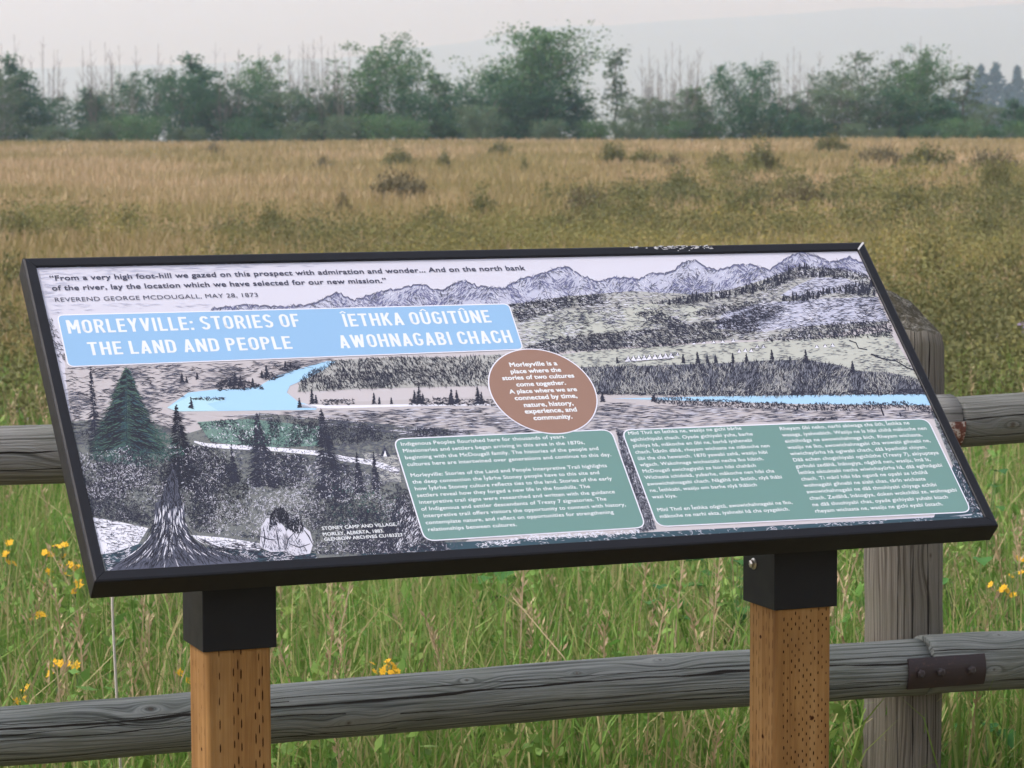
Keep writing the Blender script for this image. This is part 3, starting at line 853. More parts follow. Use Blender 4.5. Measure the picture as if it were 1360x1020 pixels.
# islands and spruces of the left river
for q in ([(285,510),(310,500),(345,510),(350,516),(290,518)], [(345,500),(360,494),(372,499),(362,506)], [(368,490),(385,484),(402,488),(385,494)], [(255,528),(300,528),(296,531),(256,531)]):
    hatch(pen, q, .5, .2, .6, 5, 1.3, NAVY, 8, .2)
for x, y, h in ((313,512,18),(320,513,14),(306,513,11),(336,514,12),(354,500,15),(348,502,10),(379,488,9),(386,488,8),(242,508,13),(248,508,8),(262,503,8),(254,542,15),(398,541,13)):
    spruce(pen, x, y, h, h*.6, NAVY, 8, -.05, 1.3)
for x, h in ((557,26),(551,18),(562,14),(600,20),(607,18),(598,12),(635,24),(640,16),(415,20),(420,12),(497,14),(504,9),(520,8)):
    spruce(pen, x, 536, h, h*.5, NAVY, 8, -.05, 1.3)
hatch(pen, [(540,530),(580,528),(640,530),(690,532),(690,538),(545,538)], .3, .1, .5, 5, 1.3, NAVY, 8)
hatch(pen, [(425,530),(470,530),(470,537),(425,537)], .3, .1, .5, 5, 1.3, NAVY, 8)
# squiggled bushes
sq = lambda x, y: rg.uniform(0, math.pi, len(x))
hatch(pen, [(262,562),(330,553),(425,562),(480,566),(560,568),(625,574),(560,580),(424,592),(340,594),(280,586)], .28, sq, .3, 4.5, 1.2, NAVY, 8, .35, 14, 41)
hatch(pen, [(330,560),(425,566),(424,590),(340,592)], .08, sq, .3, 4, 1.2, GREEN, 8, .35)
hatch(pen, [(270,562),(425,566),(424,590),(290,586)], .05, sq, .3, 3.5, 1.0, WHITE, 8, .35)
low = [(98,610),(140,590),(200,595),(250,590),(330,600),(430,606),(520,640),(560,660),(600,735),(420,735),(340,716),(260,705),(200,698),(118,684)]
hatch(pen, low, .27, sq, .3, 5, 1.3, NAVY, 8, .35, 30, 42)
hatch(pen, low, .075, sq, .3, 3.6, .9, PAPER, 8, .35, 26, 43)
hatch(pen, [(105,600),(190,590),(210,625),(180,660),(112,660)], .10, sq, .3, 3.6, 1.0, PAPER, 8, .35, 22, 44)
hatch(pen, [(300,690),(345,660),(400,640),(440,660),(420,700),(350,712)], .12, sq, .3, 3.4, .9, PAPER, 8, .35)
hatch(pen, [(215,610),(290,600),(330,640),(330,690),(270,700),(210,660)], .22, sq, .3, 5, 1.2, BLACK, 8, .35)
hatch(pen, [(400,650),(520,650),(560,700),(540,735),(420,735)], .20, sq, .3, 4.5, 1.2, NAVY, 8, .35)
hatch(pen, [(440,640),(530,660),(545,700),(440,700)], .06, sq, .3, 4, 1.2, GREEN, 8, .35)
hatch(pen, [(310,595),(420,604),(520,640),(500,650),(400,640),(320,625)], .10, .1, .25, 7, 1, SLATE, 8, .1)
# spruces in the foreground
hatch(pen, [(424,556),(480,560),(625,572),(540,600),(530,640),(500,640),(419,606),(424,590)], .16, .05, .3, 7, .9, SLATE, 7, .1)
hatch(pen, fol, .10, sq, .3, 4, 1.0, SLATE, 7, .3)
hatch(pen, [(330,548),(480,558),(520,575),(480,590),(424,590),(424,566)], .12, sq, .3, 5, 1.1, NAVY, 8, .3)
spruce(pen, 168, 596, 108, 116, GRN2, 8, 0, 3.6); spruce(pen, 170, 594, 104, 108, TEAL, 8, 0, 3); spruce(pen, 168, 596, 106, 120, BLACK, 8.2, 0, 4.2)
hatch(pen, [(135,560),(205,560),(250,600),(200,620),(120,610)], .22, sq, .3, 5, 1.3, GREEN, 8, .3); hatch(pen, [(105,570),(205,575),(235,610),(130,620)], .18, sq, .3, 5, 1.3, NAVY, 8, .3)
spruce(pen, 128, 600, 112, 26, NAVY, 8, -.07, 1.2); spruce(pen, 245, 650, 112, 64, BLACK, 8, -.10, 2.4); spruce(pen, 352, 645, 96, 60, NAVY, 8, -.12, 2.4)
spruce(pen, 312, 640, 50, 18, NAVY, 8, -.10, 1.6); spruce(pen, 440, 660, 118, 62, NAVY, 8, -.12, 2.0); spruce(pen, 478, 655, 55, 22, NAVY, 8, -.08, 1.8); spruce(pen, 500, 650, 50, 18, NAVY, 8, -.08, 1.8)
pen.poly([(505,606),(511,592),(519,606)], NAVY, 7); pen.poly([(509,606),(511.5,598),(514,606)], WHITE, 8)
# stump with spreading roots
pen.poly([(206,668),(226,660),(244,668),(246,694),(252,710),(268,725),(300,736),(345,744),(300,752),(146,759),(158,746),(182,731),(198,714),(205,694)], SLATE, 8.9)
rt = np.random.default_rng(8)
for k in range(300):
    f = rt.uniform(-1, 1); x0 = 225+f*18.5; x1 = 226+f*(95 if f > 0 else 78)+rt.normal(0, 4); y1 = 757-abs(f)*6-(16*f if f > 0 else 0)
    t0 = rt.uniform(0, .93); t1 = t0+rt.uniform(.06, .2)
    q = []
    for t in np.linspace(t0, t1, 4):
        e = t**3.6; q.append((x0+(x1-x0)*e, 668+(y1-668)*(t*.85+.15*t*t)))
    pen.ribbon(q, [.3, 1.1, 1.0, .3], [WHITE, BLACK, NAVY, PAPER, BLACK][k % 5], 9.4+(k % 7)*.04)
pen.poly([(210,672),(222,640),(228,615),(236,640),(243,672),(226,676)], BLACK, 9.0)
hatch(pen, [(208,675),(222,640),(228,615),(236,640),(243,675)], .3, 1.5, .3, 6, 1, SLATE, 9.6)
hatch(pen, [(120,686),(160,693),(197,701),(184,722),(150,734)], .07, .1, .1, 9, .8, NAVY, 8)
hatch(pen, [(253,710),(345,721),(348,733),(290,730)], .07, .1, .15, 9, .8, NAVY, 8)
hatch(pen, [(138,738),(186,724),(300,730),(420,736),(420,741),(142,759)], .16, -.1, .4, 6, 1.0, PAPER, 8, .2, 12, 50)
hatch(pen, [(138,738),(186,724),(300,730),(420,736),(420,741),(142,759)], .12, -.1, .4, 6, 1.1, NAVY, 8, .2)
hatch(pen, [(280,725),(345,722),(420,732),(420,741),(300,748)], .14, .1, .3, 8, 1.1, NAVY, 8, .1)
hatch(pen, [(205,690),(250,700),(262,722),(345,742),(150,757),(190,722)], .14, lambda x, y: np.where(x < 226, 2.1, 1.0)+0*x, .25, 9, 1.1, BLACK, 9.7, .1)
# two seated figures, seen from behind, in white blankets
pen.poly([(345,724),(347,700),(354,688),(366,686),(378,700),(384,716),(380,732),(360,733),(348,728)], PAPER, 8.9)
pen.poly([(378,732),(376,712),(384,700),(400,697),(412,706),(416,722),(412,735),(392,738)], PAPER, 8.9)
hatch(pen, [(360,682),(366,675),(376,674),(384,684),(382,696),(370,694),(358,704),(357,692)], .8, 1.3, .3, 5, 1.4, BLACK, 9.8)
hatch(pen, [(380,700),(384,690),(394,688),(402,694),(404,704),(396,710),(388,706)], .8, 1.4, .3, 5, 1.3, BLACK, 9.8)
for q in ([(346,712),(356,716),(366,717)], [(366,700),(369,716),(372,732)], [(379,730),(383,716),(390,708)], [(390,708),(394,716),(398,708)], [(384,722),(398,727),(412,722)], [(404,704),(410,712),(416,724)], [(350,700),(352,715),(350,726)], [(392,716),(395,722),(399,716)]):
    pen.ribbon(q, [.8, 1.8, .8], NAVY, 9.8)
hatch(pen, [(376,715),(392,712),(400,716),(412,735),(392,738),(378,732)], .22, 1.2, .5, 5, .9, SLATE, 9.8)
hatch(pen, [(347,700),(366,690),(380,716),(380,732),(348,728)], .22, 1.3, .4, 5, .9, SLATE, 9.8)
# lower edge on the right, and the slips between the boxes
hatch(pen, [(480,735),(560,722),(870,706),(1290,684),(1304,680),(1314,688),(700,724),(480,738)], .14, .3, .5, 5, 1.0, PAPER, 8, .2, 16, 61)
hatch(pen, [(530,655),(553,680),(562,719),(530,735),(500,735)], .35, lambda x, y: 1.9+.01*(x-530), .25, 10, 1.2, NAVY, 8, .2)
hatch(pen, [(535,665),(553,690),(562,719),(520,735)], .16, lambda x, y: 1.9+.01*(x-530), .25, 8, 1.1, WHITE, 8, .2)
hatch(pen, [(818,570),(828,574),(872,702),(848,707)], .4, 1.1, .7, 5, 1.2, NAVY, 8, .2)
hatch(pen, [(818,570),(828,574),(872,702),(848,707)], .1, 1.1, .7, 4, 1.0, PAPER, 8, .2)
hatch(pen, [(1238,548),(1248,556),(1304,678),(1292,682)], .35, 1.0, .7, 5, 1.2, NAVY, 8, .2)
hatch(pen, [(1238,548),(1248,556),(1304,678),(1292,682)], .13, 1.0, .7, 4, 1.0, PAPER, 8, .2)
hatch(pen, [(640,720),(690,714),(690,721),(640,724)], .3, 0, .3, 5, 1.3, WHITE, 8); hatch(pen, [(690,712),(850,703),(850,708),(700,718)], .3, .4, .6, 5, 1.3, WHITE, 8)
ink_o = pen.build('ink_drawing', panel_o)

# --- boxes with a white rim
def rounded(pts_px, rad, n=6):
    q = uv(pts_px); out = []
    for i in range(len(q)):
        a, b, c = q[i-1], q[i], q[(i+1) % len(q)]
        d1 = (a-b)/np.linalg.norm(a-b); d2 = (c-b)/np.linalg.norm(c-b)
        p1, p2 = b+d1*rad, b+d2*rad
        for t in np.linspace(0, 1, n): out.append((1-t)**2*p1+2*t*(1-t)*b+t*t*p2)
    return np.array(out)
def grow(q, d):
    e = np.roll(q, -1, 0)-np.roll(q, 1, 0); e /= np.linalg.norm(e, axis=1)[:, None]+1e-12
    n = np.c_[e[:, 1], -e[:, 0]]; ar = np.sum(q[:, 0]*np.roll(q[:, 1], -1)-q[:, 1]*np.roll(q[:, 0], -1))
    return q+n*d*(1 if ar > 0 else -1)
def box_part(name, q, c, rim, k, label=None):
    mb = MB(); n = len(q)
    mb.add(pan_np(grow(q, rim), lay(k)).tolist(), [tuple(range(n))], 0)
    mb.add(pan_np(q, lay(k+1)).tolist(), [tuple(range(n))], 1)
    o = mb.build(name, [PAL[WHITE], PAL[c]], sign)
    if label: o['label'] = label
    return o
Rn = .0018
banner = box_part('title_banner', rounded([(77,419),(675,404),(694,463),(91.5,486)], .008), BLUEBOX, Rn, 9.2, 'sky blue title banner')
tb1 = box_part('text_box', rounded([(523.5,583.5),(811,571),(857,699.5),(565,717.5)], .014), TEALBOX, Rn, 9.2, 'left green text box with English text')
tb2 = box_part('text_box', rounded([(826.5,571.5),(1231.5,556.5),(1289.5,679),(874,698.5)], .014), TEALBOX, Rn, 9.2, 'right green text box with two columns')
cc = uv([(721.2, 519)])[0]
ex = uv([(793, 521), (649.5, 515), (729, 463.5), (712, 574.5)])
ra = .5*(abs(ex[0, 0]-ex[1, 0]))/2+.5*abs(ex[2, 1]-ex[3, 1])/2
badge = box_part('round_badge', np.array([cc+ra*np.array([math.cos(t), math.sin(t)]) for t in np.linspace(0, 2*math.pi, 72, endpoint=False)]), BROWNB, Rn, 11.3, 'brown round badge')

# --- lettering
_fc = bpy.data.curves.new('f', 'FONT')
def text_geo(s, spacing=1.0):
    c = bpy.data.curves.new('t', 'FONT'); c.body = s; c.size = 1; c.space_character = spacing; c.resolution_u = 3
    o = bpy.data.objects.new('t', c); COL.objects.link(o)
    dg = bpy.context.evaluated_depsgraph_get(); me = bpy.data.meshes.new_from_object(o.evaluated_get(dg))
    v = np.zeros(len(me.vertices)*3); me.vertices.foreach_get('co', v)
    f = [tuple(p.vertices) for p in me.polygons]
    bpy.data.objects.remove(o); bpy.data.curves.remove(c); bpy.data.meshes.remove(me)
    return v.reshape(-1, 3)[:, :2], f
class Letters:
    def __init__(s): s.mb = MB()
    def line(s, txt, u, v, su, sv, k, align='L', bold=0.0, spacing=1.0):
        q, f = text_geo(txt, spacing)
        if not len(q): return
        wd = q[:, 0].max()
        x = q[:, 0]*su+u - (0 if align == 'L' else (wd*su/2 if align == 'C' else wd*su))
        y = q[:, 1]*sv+v
        for i, dxy in enumerate([(0, 0), (bold, 0), (0, bold), (bold, bold)] if bold else [(0, 0)]):
            s.mb.add(pan_np(np.c_[x+dxy[0]*su, y+dxy[1]*su], lay(k)+i*.000015).tolist(), f)
    def fit(s, txt, p0, p1, k, ky=1.0, bold=0.0, spacing=1.0):
        a, b = uv([p0, p1]); q, f = text_geo(txt, spacing); wd = q[:, 0].max()
        su = (b[0]-a[0])/wd; s.line(txt, a[0], (a[1]+b[1])/2, su, su*ky, k, 'L', bold, spacing)
    def build(s, name, c, parent): return s.mb.build(name, PAL[c], parent)

qt = Letters()
qt.fit('\u201cFrom a very high foot-hill we gazed on this prospect with admiration and wonder... And on the north bank', (66,372.5), (697.5,358.5), 9.5, .86, .03, 1.04)
qt.fit('of the river, lay the location which we have selected for our new mission.\u201d', (69,386), (513.5,375), 9.5, .86, .03, 1.04)
qt.fit('REVEREND GEORGE MCDOUGALL, MAY 28, 1873', (72.5,400.5), (343,394), 9.5, .86, .0, 1.04)
qt.build('quotation_lettering', QUOTE, sign)
cr = Letters()
cr.fit('STONEY CAMP AND VILLAGE,', (428,704.5), (527,697.5), 9.5, 1.0, .03)
cr.fit('MORLEY, ALBERTA, 1883.', (429,712), (510,706.5), 9.5, 1.0, .03)
cr.fit('GLENBOW ARCHIVES CU183327', (431,719), (535,711.5), 9.5, 1.0, .03)
cr.build('credit_lettering', TEXTW, sign)

# condensed capitals of the title, drawn as pen-width strokes (unit height 1)
def arc(cx, cy, rx, ry, a0, a1, n=7): return [(cx+rx*math.cos(R(a)), cy+ry*math.sin(R(a))) for a in np.linspace(a0, a1, n)]
SW = .148; h_ = SW/2
def U_(w): return [(h_, 1), (h_, .22+h_)]+arc(w/2, .2+h_, w/2-h_, .2, 180, 360, 9)[1:]+[(w-h_, 1)]
def O_(w): 
    a = arc(w/2, .2+h_, w/2-h_, .2, 180, 360, 9); b = arc(w/2, .8-h_, w/2-h_, .2, 0, 180, 9)
    return a+b+[a[0], a[1]]
def P_(w, y0): return [(h_, 1-h_), (w-.2, 1-h_)]+arc(w-.2, (1+y0)/2, .2-h_+.0, (1-y0)/2-h_, 90, -90, 9)+[(w-.2, y0+h_), (h_, y0+h_)]
GL = {
 'M': (.56, [[(h_,0),(h_,1)], [(.56-h_,0),(.56-h_,1)], [(h_+.02,.97),(.28,.30)], [(.56-h_-.02,.97),(.28,.30)]]),
 'O': (.44, [O_(.44)]), 'R': (.44, [[(h_,0),(h_,1)], P_(.43,.42), [(.24,.5),(.44-h_+.02,0)]]),
 'L': (.36, [[(h_,0),(h_,1)], [(h_,h_),(.36,h_)]]), 'E': (.38, [[(h_,0),(h_,1)], [(h_,h_),(.38,h_)], [(h_,.5),(.35,.5)], [(h_,1-h_),(.38,1-h_)]]),
 'Y': (.45, [[(.225,0),(.225,.46)], [(.07,1),(.225,.42)], [(.38,1),(.225,.42)]]), 'V': (.45, [[(.07,1),(.225,.03)], [(.38,1),(.225,.03)]]),
 'I': (.165, [[(h_,0),(h_,1)]]), ':': (.15, [[(h_,0),(h_,.17)], [(h_,.5),(h_,.67)]]),
 'S': (.43, [arc(.215,.76-.02,.215-h_,.26-h_+.02,20,180,8)+[(h_+.02,.64),(.16,.54),(.28,.45),(.36,.36)]+arc(.215,.26+.0,.215-h_,.26-h_,0,-160,9)]),
 'T': (.42, [[(.21,0),(.21,1)], [(0,1-h_),(.42,1-h_)]]), 'F': (.36, [[(h_,0),(h_,1)], [(h_,.5),(.33,.5)], [(h_,1-h_),(.36,1-h_)]]),
 'H': (.45, [[(h_,0),(h_,1)], [(.45-h_,0),(.45-h_,1)], [(h_,.5),(.45-h_,.5)]]), 'A': (.46, [[(.07,0),(.23,.98)], [(.39,0),(.23,.98)], [(.12,.26),(.34,.26)]]),
 'N': (.46, [[(h_,0),(h_,1)], [(.46-h_,0),(.46-h_,1)], [(h_+.01,.97),(.46-h_-.01,.03)]]), 'D': (.44, [[(h_,0),(h_,1)], [(h_,h_),(.24,h_)]+arc(.24,.28,.2-h_,.28-h_,-90,0,6)+arc(.24,.72,.2-h_,.28-h_,0,90,6)+[(h_,1-h_)]]),
 'P': (.42, [[(h_,0),(h_,1)], P_(.42,.42)]), 'K': (.45, [[(h_,0),(h_,1)], [(.38,1),(.13,.46)], [(.20,.58),(.39,0)]]),
 'U': (.44, [U_(.44)]), 'G': (.44, [arc(.22,.8-h_,.22-h_,.2,10,180,8)+arc(.22,.2+h_,.22-h_,.2,180,360,9)+[(.44-h_,.5)], [(.24,.46),(.44-h_,.46)]]),
 'C': (.43, [arc(.215,.8-h_,.215-h_,.2,0,180,9)+arc(.215,.2+h_,.215-h_,.2,180,360,9)+[(.43-h_,.36)]]),
 'W': (.66, [[(.07,1),(.19,.03)], [(.33,.95),(.19,.03)], [(.33,.95),(.47,.03)], [(.59,1),(.47,.03)]]),
 'B': (.44, [[(h_,0),(h_,1)], P_(.42,.46), P_(.44,0)[:0]+[(h_,.54-h_+.06),(.24,.54-h_+.06)]+arc(.24,.28,.2-h_,.28-h_,90,-90,9)+[(h_,h_)]]),
}
HAT = [[(-.13, 1.07), (0, 1.2), (.13, 1.07)]]
def title(mb, txt, p0, p1, cap_px, k):
    a, b = uv([p0, p1]); gap = .10; wd = 0; items = []
    for ch in txt:
        hat = ch in '\u00ce\u00db'; c = {'\u00ce': 'I', '\u00db': 'U'}.get(ch, ch)
        if c == ' ': wd += .22; continue
        g = GL[c]; items.append((wd, g, hat)); wd += g[0]+gap
    wd -= gap; su = (b[0]-a[0])/wd
    m = uv([((p0[0]+p1[0])/2, (p0[1]+p1[1])/2), ((p0[0]+p1[0])/2-cap_px*.05, (p0[1]+p1[1])/2-cap_px)]); sv = m[1, 1]-m[0, 1]; v0 = (a[1]+b[1])/2
    j = 0
    for x0, (gw, strokes), hat in items:
        for st in strokes+([[(gw/2+q[0], q[1]) for q in HAT[0]]] if hat else []):
            ps = np.array(st, float); d = np.gradient(ps, axis=0) if len(ps) > 1 else None
            if len(ps) > 2:
                s1 = np.diff(ps, axis=0); s1 /= np.linalg.norm(s1, axis=1)[:, None]+1e-9
                t = np.vstack([s1[:1], s1[:-1]+s1[1:], s1[-1:]])
            else: t = np.vstack([ps[1]-ps[0]]*2)
            t /= np.linalg.norm(t, axis=1)[:, None]+1e-9; nm = np.c_[-t[:, 1], t[:, 0]]
            hw = h_*(.55 if hat and st[0][1] > 1.05 else .92)
            A, B_ = ps+nm*hw, ps-nm*hw; n = len(ps)
            V = np.vstack([A, B_]); UV = np.c_[a[0]+(x0+V[:, 0])*su, v0+V[:, 1]*sv]
            mb.add(pan_np(UV, lay(k)+(j % 9)*.00001).tolist(), [(i, i+1, n+i+1, n+i) for i in range(n-1)]); j += 1
mb = MB()
title(mb, 'MORLEYVILLE: STORIES OF', (91,443.5), (399.5,433.5), 17.8, 10.9); title(mb, 'THE LAND AND PEOPLE', (119,472), (389,463), 17.3, 10.9)
mb.build('title_lettering', PAL[TEXTW], banner)
mb = MB()
title(mb, '\u00ceETHKA O\u00dbGIT\u00dbNE', (458.5,434), (653.5,428), 16.8, 10.9); title(mb, 'AWOHNAGABI CHACH', (453,463), (682,454.5), 17.3, 10.9)
mb.build('title_lettering', PAL[TEXTW], banner)

bl = Letters()
for txt, a, b in (('Morleyville is a', (677,488), (740,484.5)), ('place where the', (678.5,497), (745,493)), ('stories of two cultures', (667.5,505.5), (762.5,501)),
                  ('come together.', (686,513.5), (751.5,511)), ('A place where we are', (677.5,524), (766,518.5)), ('connected by time,', (684,532), (766.5,528)),
                  ('nature, history,', (696,541), (761.5,538)), ('experience, and', (697.5,550), (766,546)), ('community.', (709,558.5), (760,555.5))):
    bl.fit(txt, a, b, 13, .92, .055)
bl.build('badge_lettering', TEXTW, badge)

def paragraph(L, lines, p_first, p_last, ref, ref_end, k, ky=.9, bold=.022):
    """lines run from the first baseline's left end to the last one's; the width of line `ref` sets the scale"""
    a, b = uv([p_first, p_last]); n = len(lines)
    q, _ = text_geo(lines[ref], 1.03); e = uv([ref_end])[0]; su = (e[0]-a[0])/q[:, 0].max()
    for i, t in enumerate(lines):
        if t: L.line(t, a[0]+(b[0]-a[0])*i/(n-1), a[1]+(b[1]-a[1])*i/(n-1), su, su*ky, k, 'L', bold, 1.03)
e1 = Letters()
paragraph(e1, ['Indigenous Peoples flourished here for thousands of years.', 'Missionaries and settlers began arriving in this area in the 1870s,',
               'beginning with the McDougall family. The histories of the people and', 'cultures here are intertwined over generations and continue to this day.'],
          (532.5,592), (541,619), 3, (812,605.5), 10.9)
paragraph(e1, ['Morleyville: Stories of the Land and People Interpretive Trail highlights', 'the deep connection the \u00cey\u00e2rhe Stoney people have to this site and',
               'how \u00cey\u00e2rhe Stoney culture reflects ties to the land. Stories of the early', 'settlers reveal how they forged a new life in the foothills. The',
               'interpretive trail signs were researched and written with the guidance', 'of Indigenous and settler descendants of Treaty 7 signatories. The',
               'interpretive trail offers visitors the opportunity to connect with history,', 'contemplate nature, and reflect on opportunities for strengthening', 'relationships between cultures.'],
          (545.5,633.5), (568.5,705.5), 6, (831.5,673), 10.9)
e1.build('text_lettering', TEXTW, tb1)
e2 = Letters()
paragraph(e2, ['M\u00een\u00ee Thn\u00ee en \u00ceethka ne, wasiju ne gichi b\u00e2rhe', 'agichichipabi chach. Oyade gichiyabi yuha, barhe', 'p\u00eechiya h\u00e2, m\u00e2koche en \u00fbbi ne, barh\u00e2 iyahenebi',
               'chach. \u00cet\u00e2n\u00een d\u00e2h\u00e2, rheyam wichasta ne m\u00e2koche nen', '\u00fbbi tha cha hewanch. 1870 yawabi zeh\u00e2, wasiju hibi', 'w\u00eegach. Wakohnage wichastabi necha \u00eeko hibich.',
               'McDougall ewichagiyabi ze \u00eeton hibi chah\u00e2ch', 'Wichasta ichidok\u00e2, yubarhe, m\u00e2koche nen hibi cha', 'awowichahnagabi chach. N\u00e2g\u00e2h\u00e2 ne \u00eekt\u00fbth, n\u00eey\u00e2 \u00eeh\u00e2bi',
               'ne, \u00ceethkabi, wasiju om barhe n\u00eey\u00e2 \u00eeh\u00e2bich', 'wazi kiya.', '', 'M\u00een\u00ee Thn\u00ee en \u00ceethka o\u00fbgit\u00fb, awowichahnagabi ne \u00eeko,', 'm\u00e2koche ne narhi ekta, iyahnebi h\u00e2 cha oyagabich.'],
          (834.5,577.5), (876.5,688), 9, (1010,656), 10.9)
paragraph(e2, ['Rheyam \u00fbbi neko, narhi akiwaga cha \u00fbth, \u00ceethka ne', 'wasaga, iyahnebich. Wasiju ne \u00ees hibi chih\u00e2 m\u00e2koche nen', 'eichihn\u00e2ga ne awowichahnaga bich. Rheyam wichasta,', 'wasiju ne \u00eeko, awowichahnagabi cha wowabi gihnebi ne,',
               'wiwichay\u00fbrha h\u00e2 ogiwabi chach, d\u00e2\u00e2 kpathobi chiyen.', 'D\u00e2\u00e2 echen chogichiyabi ogich\u00fbthe (Treaty 7), akiyupteya', 'garhubi zed\u00e2h\u00e2, \u00een\u00e2togiya, n\u00e2g\u00e2h\u00e2 nen, wasiju, \u00eem\u00e2 \u00ees,', '\u00ceethka oktuktabi necha wiwichay\u00fbrha h\u00e2, d\u00e2\u00e2 egihn\u00e2gabi',
               'chach. Ti m\u00e2n\u00ee hibi h\u00e2s ogon\u00e2 ne opabi ze ich\u00fbh\u00e2', 'wohnagabi gihnebi ne aiabi chas, t\u00e2r\u00een wichasta', 'awowichahnagabi ne d\u00e2\u00e2 thnohiyabi chiyaga echibi', 'chach. Zed\u00e2h\u00e2, \u00een\u00e2togiya, doken wokch\u00e2bi ze, wohnagabi', 'ne d\u00e2\u00e2 thnohiyabi chas, oyade gichiyabi yuhabi ktach', 'rheyam wichasta ne, wasiju ne gichi eyabi \u00fbstach.'],
          (1036,571.5), (1083,681), 1, (1229,566.5), 10.9)
e2.build('text_lettering', TEXTW, tb2)

# ------------------------------------------------------------------ grass
def polar(n, r0, r1, seed, p=0.0, spread=.30, front_y=FY+.10):
    """points over the wedge of meadow seen from here and a good way to both sides; density falls as r**-p"""
    r_ = np.random.default_rng(seed); u = r_.random(n)
    e = 2-p
    r = (r0**e+(r1**e-r0**e)*u)**(1/e) if abs(e) > 1e-6 else r0*(r1/r0)**u
    a = YAW + r_.uniform(-spread, spread, n)
    x, y = CAM[0]+r*np.sin(a), CAM[1]+r*np.cos(a)
    k = y > front_y
    return x[k], y[k], r[k]

def blades(name, x, y, hmin, hmax, wd, lean, m, seed, parent=None, zoff=0.0):
    r_ = np.random.default_rng(seed); n = len(x)
    h = r_.uniform(hmin, hmax, n)*r_.uniform(.75, 1.1, n); a = r_.uniform(0, 2*math.pi, n); ln = np.abs(r_.normal(0, lean, n))*h
    z = ground_z(x, y)+zoff; wd = np.broadcast_to(wd, n)*r_.uniform(.6, 1.3, n)
    fa = r_.normal(-YAW, .9, n)                       # blade faces turn any way
    wx, wy = np.cos(fa)*wd/2, np.sin(fa)*wd/2
    dx, dy = np.cos(a)*ln, np.sin(a)*ln
    V = np.zeros((n, 7, 3))
    for i, (f, wf) in enumerate(((0, .8), (.45, 1.0), (.8, .65))):
        b = f**1.9
        cx, cy, cz = x+dx*b, y+dy*b, z+h*(f-.12*f*f*ln/h)
        V[:, 2*i] = np.stack([cx-wx*wf, cy-wy*wf, cz], -1); V[:, 2*i+1] = np.stack([cx+wx*wf, cy+wy*wf, cz], -1)
    V[:, 6] = np.stack([x+dx*1.15, y+dy*1.15, z+h*(1-.2*ln/h)], -1)
    base = (np.arange(n)*7)[:, None]
    loops = (base+np.array([0, 1, 3, 2, 2, 3, 5, 4, 4, 5, 6])[None]).ravel()
    st = ((np.arange(n)*11)[:, None]+np.array([0, 4, 8])[None]).ravel()
    return link(name, mesh_np(name, V.reshape(-1, 3), loops, st, None, [m]), parent)

x, y, r = polar(130000, 4.4, 14, 101, .6)
tag(blades('green_grass', x, y, .26, .56, .0056, .38, M_grass_near, 102), kind='stuff')
x, y, r = polar(80000, 10, 34, 103, .9)
tag(blades('olive_grass', x, y, .25, .48, np.clip(r*.0006, .007, .02), .35, M_grass_mid, 104), kind='stuff')
x, y, r = polar(210000, 20, 124, 105, 1.3)
tag(blades('dry_grass', x, y, .22, .46, np.clip(r*.00042, .008, .04), .3, M_grass_far, 106), kind='stuff')

def seed_heads(name, x, y, hmin, hmax, m, seed, th=.0016, nsp=20, sp=.017):
    """dry stems carrying spikelets"""
    r_ = np.random.default_rng(seed); Q = []
    for X, Y in zip(x, y):
        z0 = float(ground_z(X, Y)); h = r_.uniform(hmin, hmax); a = r_.uniform(0, 6.28); l = abs(r_.normal(0, .18))*h
        pt = lambda f: np.array([X+math.cos(a)*l*f**2, Y+math.sin(a)*l*f**2, z0+h*(f-.1*f*f)])
        rt = np.array([math.cos(YAW), -math.sin(YAW), 0])
        fs = np.linspace(0, 1, 6)
        for i in range(5):
            p, q = pt(fs[i]), pt(fs[i+1]); Q.append([p-rt*th, p+rt*th, q+rt*th*.8, q-rt*th*.8])
        for k in range(nsp):
            f = .74+.27*k/nsp; c = pt(f); b = r_.uniform(0, 6.28); dr = np.array([math.cos(b)*.55, math.sin(b)*.55, .8])*sp*r_.uniform(.7, 1.5)
            n_ = np.cross(dr, r_.normal(0, 1, 3)); n_ = n_/np.linalg.norm(n_)*sp*.17; c = c+dr*r_.uniform(0, .5)
            Q.append([c, c+dr*.5-n_, c+dr, c+dr*.5+n_])
    return link(name, quads_np(name, np.array(Q), [m]))
x, y, r = polar(560, 4.7, 12, 107, .6)
tag(seed_heads('grass_seed_heads', x, y, .42, .70, M_seed, 108), kind='stuff')
x, y, r = polar(900, 12, 60, 109, 1.2)
tag(seed_heads('meadow_seed_heads', x, y, .4, .6, M_seed, 110, .003, 8, .025), kind='stuff')

# ------------------------------------------------------------------ leaves, shrubs and trees
def leaf_cards(P, size, seed, asp=.6, droop=0.0):
    """P: (n,3) -> (n,4,3) leaf-shaped quads in all directions"""
    r_ = np.random.default_rng(seed); n = len(P)
    d = r_.normal(0, 1, (n, 3)); d[:, 2] -= droop; d /= np.linalg.norm(d, axis=1)[:, None]
    e = np.cross(d, r_.normal(0, 1, (n, 3))); e /= np.linalg.norm(e, axis=1)[:, None]
    s = (np.broadcast_to(size, n)*r_.uniform(.6, 1.35, n))[:, None]
    return np.stack([P-d*s*.5, P-d*s*.05+e*s*asp*.5, P+d*s*.5, P-d*s*.05-e*s*asp*.5], 1)

